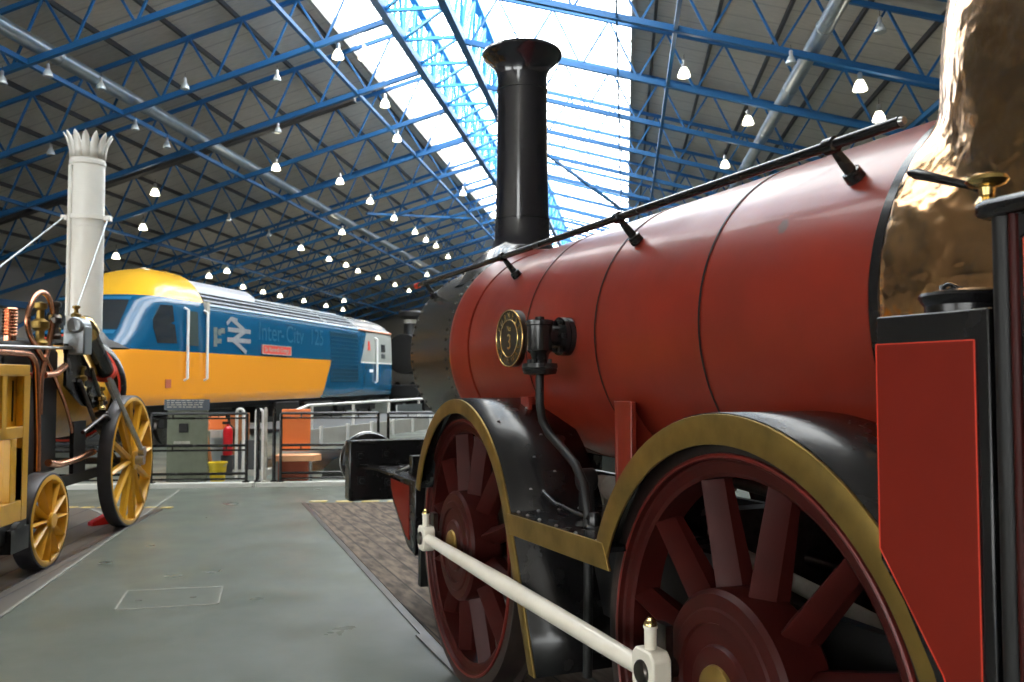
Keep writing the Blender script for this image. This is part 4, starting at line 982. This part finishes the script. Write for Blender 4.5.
# dark steam engine standing behind the power car
B = empty('black_steam_engine', (-4.75, 37.2, 0), R(-12), 'black steam engine half hidden behind the grey end of the power car', 'locomotive')
mb = MB(); mb.lathe([(0, 0), (.85, 0), (.88, .1), (.88, 5.5), (1.05, 5.6), (1.05, 7.4)], (0, 0, 2.75), 'y', 32); mb.build('boiler', blackm, B)
mb = MB(); mb.lathe([(.42, 3.45), (.30, 3.62), (.28, 4.3), (.33, 4.34), (.52, 4.42), (.52, 4.62), (.44, 4.7), (.36, 4.7)], (0, .9, 0), 'z', 28); chb = mb.build('chimney', blackm, B)
mb = MB(); mb.lathe([(.285, 3.62), (.285, 4.3)], (0, .9, 0), 'z', 28); mb.build('chimney_sleeve', offwhite, chb)
mb = MB(); mb.box(-1.25, 1.25, -.6, 10.5, 1.25, 1.4); mb.box(-1.2, 1.2, -.75, -.5, .9, 1.4); mb.box(-.5, .5, -.4, 9.8, .6, 1.3); mb.prism([(7.4, 1.4), (10.2, 1.4), (10.2, 3.6), (9.6, 3.9), (7.4, 3.9)], -1.2, 1.2); mb.build('frame_and_cab', blackm, B, bevel=.03)
mb = MB(); mb.prism([(-.55, 1.4), (.45, 1.4), (.45, 2.1), (.2, 2.1), (-.3, 1.7)], .75, 1.2); mb.prism([(-.55, 1.4), (.45, 1.4), (.45, 2.1), (.2, 2.1), (-.3, 1.7)], -1.2, -.75); mb.build('steps', blackm, B)
for y in (1.2, 3.4, 5.6, 7.8):
    for s_ in (-1, 1):
        mb = MB(); mb.lathe([(0, -.06), (.72, -.06), (.75, 0), (.78, .06), (0, .06)], (s_*.76, y, .75), 'x', 28); mb.build('wheel', blackm, B)
for s_ in (-1, 1):
    mb = MB(); mb.lathe([(0, -1.2), (.23, -1.2), (.23, -1.12), (.1, -1.1), (.1, -.7)], (s_*.87, 0, 1.08), 'y', 20); mb.build('buffer', blackm, B)

# ================================================================== BARRIER, TURNTABLE BRIDGE, CLUTTER
def fence_panel(p, q, label, z=(1.10, 1.03, .62, .55, .20, .12)):
    a = Vector((*p, 0)); d = Vector((*q, 0))-a; Ln = d.length
    o = empty('barrier_panel', a, math.atan2(d.y, d.x), label, 'barrier', 'black tubular barrier panels')
    for i, zz in enumerate(z):
        mb = MB(); mb.tube([(0.05, 0, zz), (Ln-.05, 0, zz)], .020 if i in (0, 2, 4) else .014, 8); r_ = mb.build('rail', black if i else steelblk, o)
    for x in (.05, Ln-.05): 
        mb = MB(); mb.tube([(x, 0, .04), (x, 0, 1.10)], .022, 8); mb.build('post', black, o)
    for x in (.35, Ln-.35):
        for z_ in (.55, 1.03): mb = MB(); mb.box(x-.01, x+.01, -.01, .01, z_, z_+.07); mb.build('spacer', black, o)
    for x in (0, Ln-.1): mb = MB(); mb.box(x, x+.10, -.05, .05, .07, .09); mb.build('foot', black, o)
    return o
steelblk = pbr('worn_black_top_rail', (.10, .10, .11), .25, .4)
fence_panel((-9.3, 12.32), (-7.4, 12.53), 'black barrier panel standing farthest left behind the yellow tender')
fence_panel((-7.35, 12.54), (-5.5, 12.74), 'black barrier panel standing behind the big yellow wheel')
fence_panel((-5.42, 12.75), (-3.95, 12.91), 'black barrier panel standing in front of the green board and yellow bucket')
fence_panel((-3.55, 12.95), (-2.0, 13.11), 'black barrier panel standing in front of the orange board')
fence_panel((-1.95, 13.12), (-.2, 13.3), 'black barrier panel passing behind the black buffer')
for i, (x, y, lab, m_) in enumerate(((-3.84, 12.93, 'left black gate post of the barrier opening', black), (-3.73, 12.95, 'slim white-topped gate post in the middle of the barrier opening', offwhite), (-3.60, 12.95, 'right black gate post beside the orange board', black))):
    mb = MB(); mb.lathe([(.05, .07), (.05, .09), (.027, .10), (.027, 1.16), (.015, 1.19), (0, 1.19)], (x, y, 0), 'z', 14); o = mb.build('gate_post', m_); tag(o, lab, 'post', 'posts of the barrier opening')
# turntable bridge with white railing
Bp = lambda s_: Vector((-3.05+s_*.42, 14.9+s_*6.6, 0))   # s 0..1 runs away from the viewer
bp0, bp1 = Vector((-3.55, 14.9)), Vector((-.6, 23.2))
dv = (bp1-bp0); LnB = dv.length
TT = empty('turntable_bridge', (bp0.x, bp0.y, 0), math.atan2(dv.y, dv.x), 'pale grey turntable bridge with white railing behind the barrier', 'turntable bridge')
mb = MB(); mb.prism([(0, .46), (LnB, .52), (LnB, .80), (0, .74)], -.05, .0, 'y'); mb.build('fascia', paleg, TT)
mb = MB(); mb.box(0, LnB, -.02, 2.2, .70, .74); mb.build('deck', darkgrey, TT)
for k in range(10):
    x = .3+k*(LnB-.6)/9; mb = MB(); mb.box(x-.03, x+.03, -.09, -.05, .47, .79); mb.build('fascia_rib', white, TT)
mb = MB(); mb.tube([(-.5, .05, 1.04), (0, 0, 1.16), (LnB, 0, 1.20)], .028, 10); mb.build('top_rail', white, TT)
for k in range(7):
    x = .1+k*(LnB-.2)/6; mb = MB(); mb.tube([(x, 0, .55), (x, 0, 1.17)], .03, 8); mb.build('railing_post', white, TT)
sg = MB(); sg.box(3.3, 4.5, -.03, 0, .90, 1.08); sg = sg.build('notice', galv, TT); 
# dark side of the turntable pit in front of the bridge
mb = MB(); mb.prism([(-3.15, 0), (-3.1, .16), (-2.95, .30), (-2.7, .42), (-2.4, .48), (2.2, .48), (2.2, 0)], 14.15, 14.3, 'y'); o = mb.build('turntable_cover', pitm, bevel=.01); tag(o, 'dark curved cover standing in front of the turntable bridge', 'cover')
# hoop posts
for x, y, lab in ((-4.42, 13.9, 'white hoop-topped post to the left of the barrier opening'), (-4.03, 13.65, 'white hoop-topped post right behind the barrier opening')):
    mb = MB(); w = .055
    mb.tube([(x-w, y, 0), (x-w, y, 1.08)]+[(x-w*math.cos(a), y, 1.08+w*math.sin(a)) for a in [PI*j/8 for j in range(1, 8)]]+[(x+w, y, 1.08), (x+w, y, 0)], .024, 10)
    o = mb.build('hoop_post', white); tag(o, lab, 'post', 'white hoop posts')
# green display board with notice
G = empty('display_board', (-5.13, 13.5, 0), R(2), 'tall grey-green display board with a dark notice on top', 'display board')
mb = MB(); mb.box(-.315, .315, 0, .06, 0, 1.22); mb.build('board', greeng, G, bevel=.01)
mb = MB(); mb.prism([(-.35, 1.13), (.35, 1.13), (.35, 1.30), (-.35, 1.30)], -.03, .0, 'y'); nt_ = mb.build('notice', pbr('dark_blue_notice', (.05, .065, .085), .4), G)
mb = MB(); random.seed(3)
for r_ in range(4):
    x = -.31
    while x < .25:
        w = random.uniform(.03, .09); mb.box(x, x+w, -.033, -.03, 1.275-r_*.034, 1.288-r_*.034); x += w+.02
mb.build('text_lines', offwhite, nt_)
mb = MB(); mb.box(-.12, .02, -.03, 0, .78, .92); mb.build('switch_box', blackm, G, bevel=.01)
mb = MB(); mb.box(-.2, .05, -.012, 0, .60, .64); mb.build('label_strip', offwhite, G)
# bench with orange tool cases
Wb = empty('work_bench', (-5.22, 14.62, 0), 0, 'grey work bench behind the display board', 'bench')
mb = MB(); mb.box(-.35, .24, 0, .6, .62, .74); mb.build('top', paleg, Wb)
mb = MB(); mb.box(-.32, .25, .08, .5, 0, .62); mb.build('cupboard', galv, Wb)
for x, y, z, w, h, lab in ((-5.14, 14.78, .745, .30, .22, 'large orange tool case on the bench'), (-5.17, 14.1, .755, .22, .16, 'small orange tool case beside the display board')):
    t_ = empty('tool_case', (x, y, z), 0, lab, 'tool case', 'orange tool cases'); mb = MB(); mb.box(-w/2, w/2, 0, .25, 0, h); mb.build('case', orange, t_, bevel=.03)
    mb = MB(); mb.tube([(-.07, -.01, h), (-.07, -.01, h+.05), (.07, -.01, h+.05), (.07, -.01, h)], .013, 6); mb.build('handle', blackm, t_)
mb = MB(); mb.box(-.11, .11, 0, .25, 0, .75); o = mb.build('bench_stand', greeng); o.location = (-5.17, 14.1, 0); tag(o, 'narrow green stand under the small orange tool case', 'stand')
mb = MB(); mb.tube([(-4.78, 13.70, .03), (-4.92, 13.72, .80)], .035, 8); o = mb.build('leaning_strut', wood); tag(o, 'thin brown strut leaning behind the barrier beside the green board', 'strut')
# bucket
bk_ = empty('bucket', (-4.62, 13.45, 0), 0, 'yellow plastic bucket on the floor behind the barrier', 'bucket')
mb = MB(); mb.lathe([(0, .02), (.11, .02), (.14, .30), (.152, .30), (.152, .32), (.135, .32), (.108, .04)], (0, 0, 0), 'z', 24); mb.build('pail', yelb, bk_)
mb = MB(); mb.tube([(-.145+.0, 0, .30)]+[(-.145*math.cos(a), -.08*math.sin(a)-.02, .30-.07*math.sin(a)) for a in [PI*j/8 for j in range(1, 8)]]+[(.145, 0, .30)], .006, 6); mb.build('handle', offwhite, bk_)
# wooden cabinet, extinguisher
mb = MB(); mb.box(-.13, .13, 0, .28, 0, 1.02); mb.box(-.10, .10, -.015, 0, .1, .95)
o = mb.build('wooden_cabinet', wood, bevel=.008); o.location = (-4.80, 14.95, 0); tag(o, 'tall orange-brown wooden cabinet behind the barrier', 'cabinet')
ex = empty('fire_extinguisher', (-4.80, 14.45, .34), 0, 'red fire extinguisher between the bucket and the wooden cabinet', 'extinguisher')
mb = MB(); mb.lathe([(0, 0), (.075, 0), (.08, .02), (.08, .40), (.06, .46), (.025, .49), (.025, .52)], (0, 0, 0), 'z', 20); mb.build('cylinder', redext, ex)
mb = MB(); mb.box(-.09, .04, -.015, .015, .52, .56); mb.tube([(.03, 0, .52), (.10, 0, .45), (.10, 0, .15)], .012, 8); mb.build('valve_and_hose', blackm, ex)
mb = MB(); mb.box(-.1, .1, -.05, .1, 0, .34); o = mb.build('extinguisher_stand', darkgrey, bevel=.01); o.location = (-4.80, 14.45, 0); tag(o, 'dark stand under the fire extinguisher', 'stand')
# dark grey sloping panel
mb = MB(); mb.prism([(-.28, 0), (.28, 0), (.24, .50), (-.20, .50)], 0, .06, 'y'); o = mb.build('floor_panel', darkgrey, bevel=.01); o.location = (-4.40, 14.40, .10); o.rotation_euler = (R(-10), 0, 0); tag(o, 'dark grey tapered panel leaning behind the hoop posts', 'panel')
mb = MB(); mb.box(-.28, .30, 0, .4, 0, .10); o = mb.build('plinth', paleg); o.location = (-4.4, 14.35, 0); tag(o, 'low pale plinth under the dark grey panel', 'plinth')
# orange board with shelf
OB = empty('orange_board', (-3.36, 13.34, 0), R(6), 'bright orange upright board with a pale shelf on a brick-red base', 'display board')
mb = MB(); mb.box(-.23, .21, 0, .05, .50, 1.15); mb.build('board', orange, OB, bevel=.01)
mb = MB(); mb.prism([(-.28, -.25), (.30, -.25), (.40, -.10), (.30, .04), (-.28, .04)], .36, .46, 'z'); mb.build('shelf', orangep, OB, bevel=.012)
mb = MB(); mb.box(-.26, .19, -.12, .05, .05, .36); mb.build('base', brick, OB, bevel=.01)
for x_ in (.22, -.29): mb = MB(); mb.box(x_, x_+.03, -.1, 0, 0, .36); mb.build('leg', galv, OB)
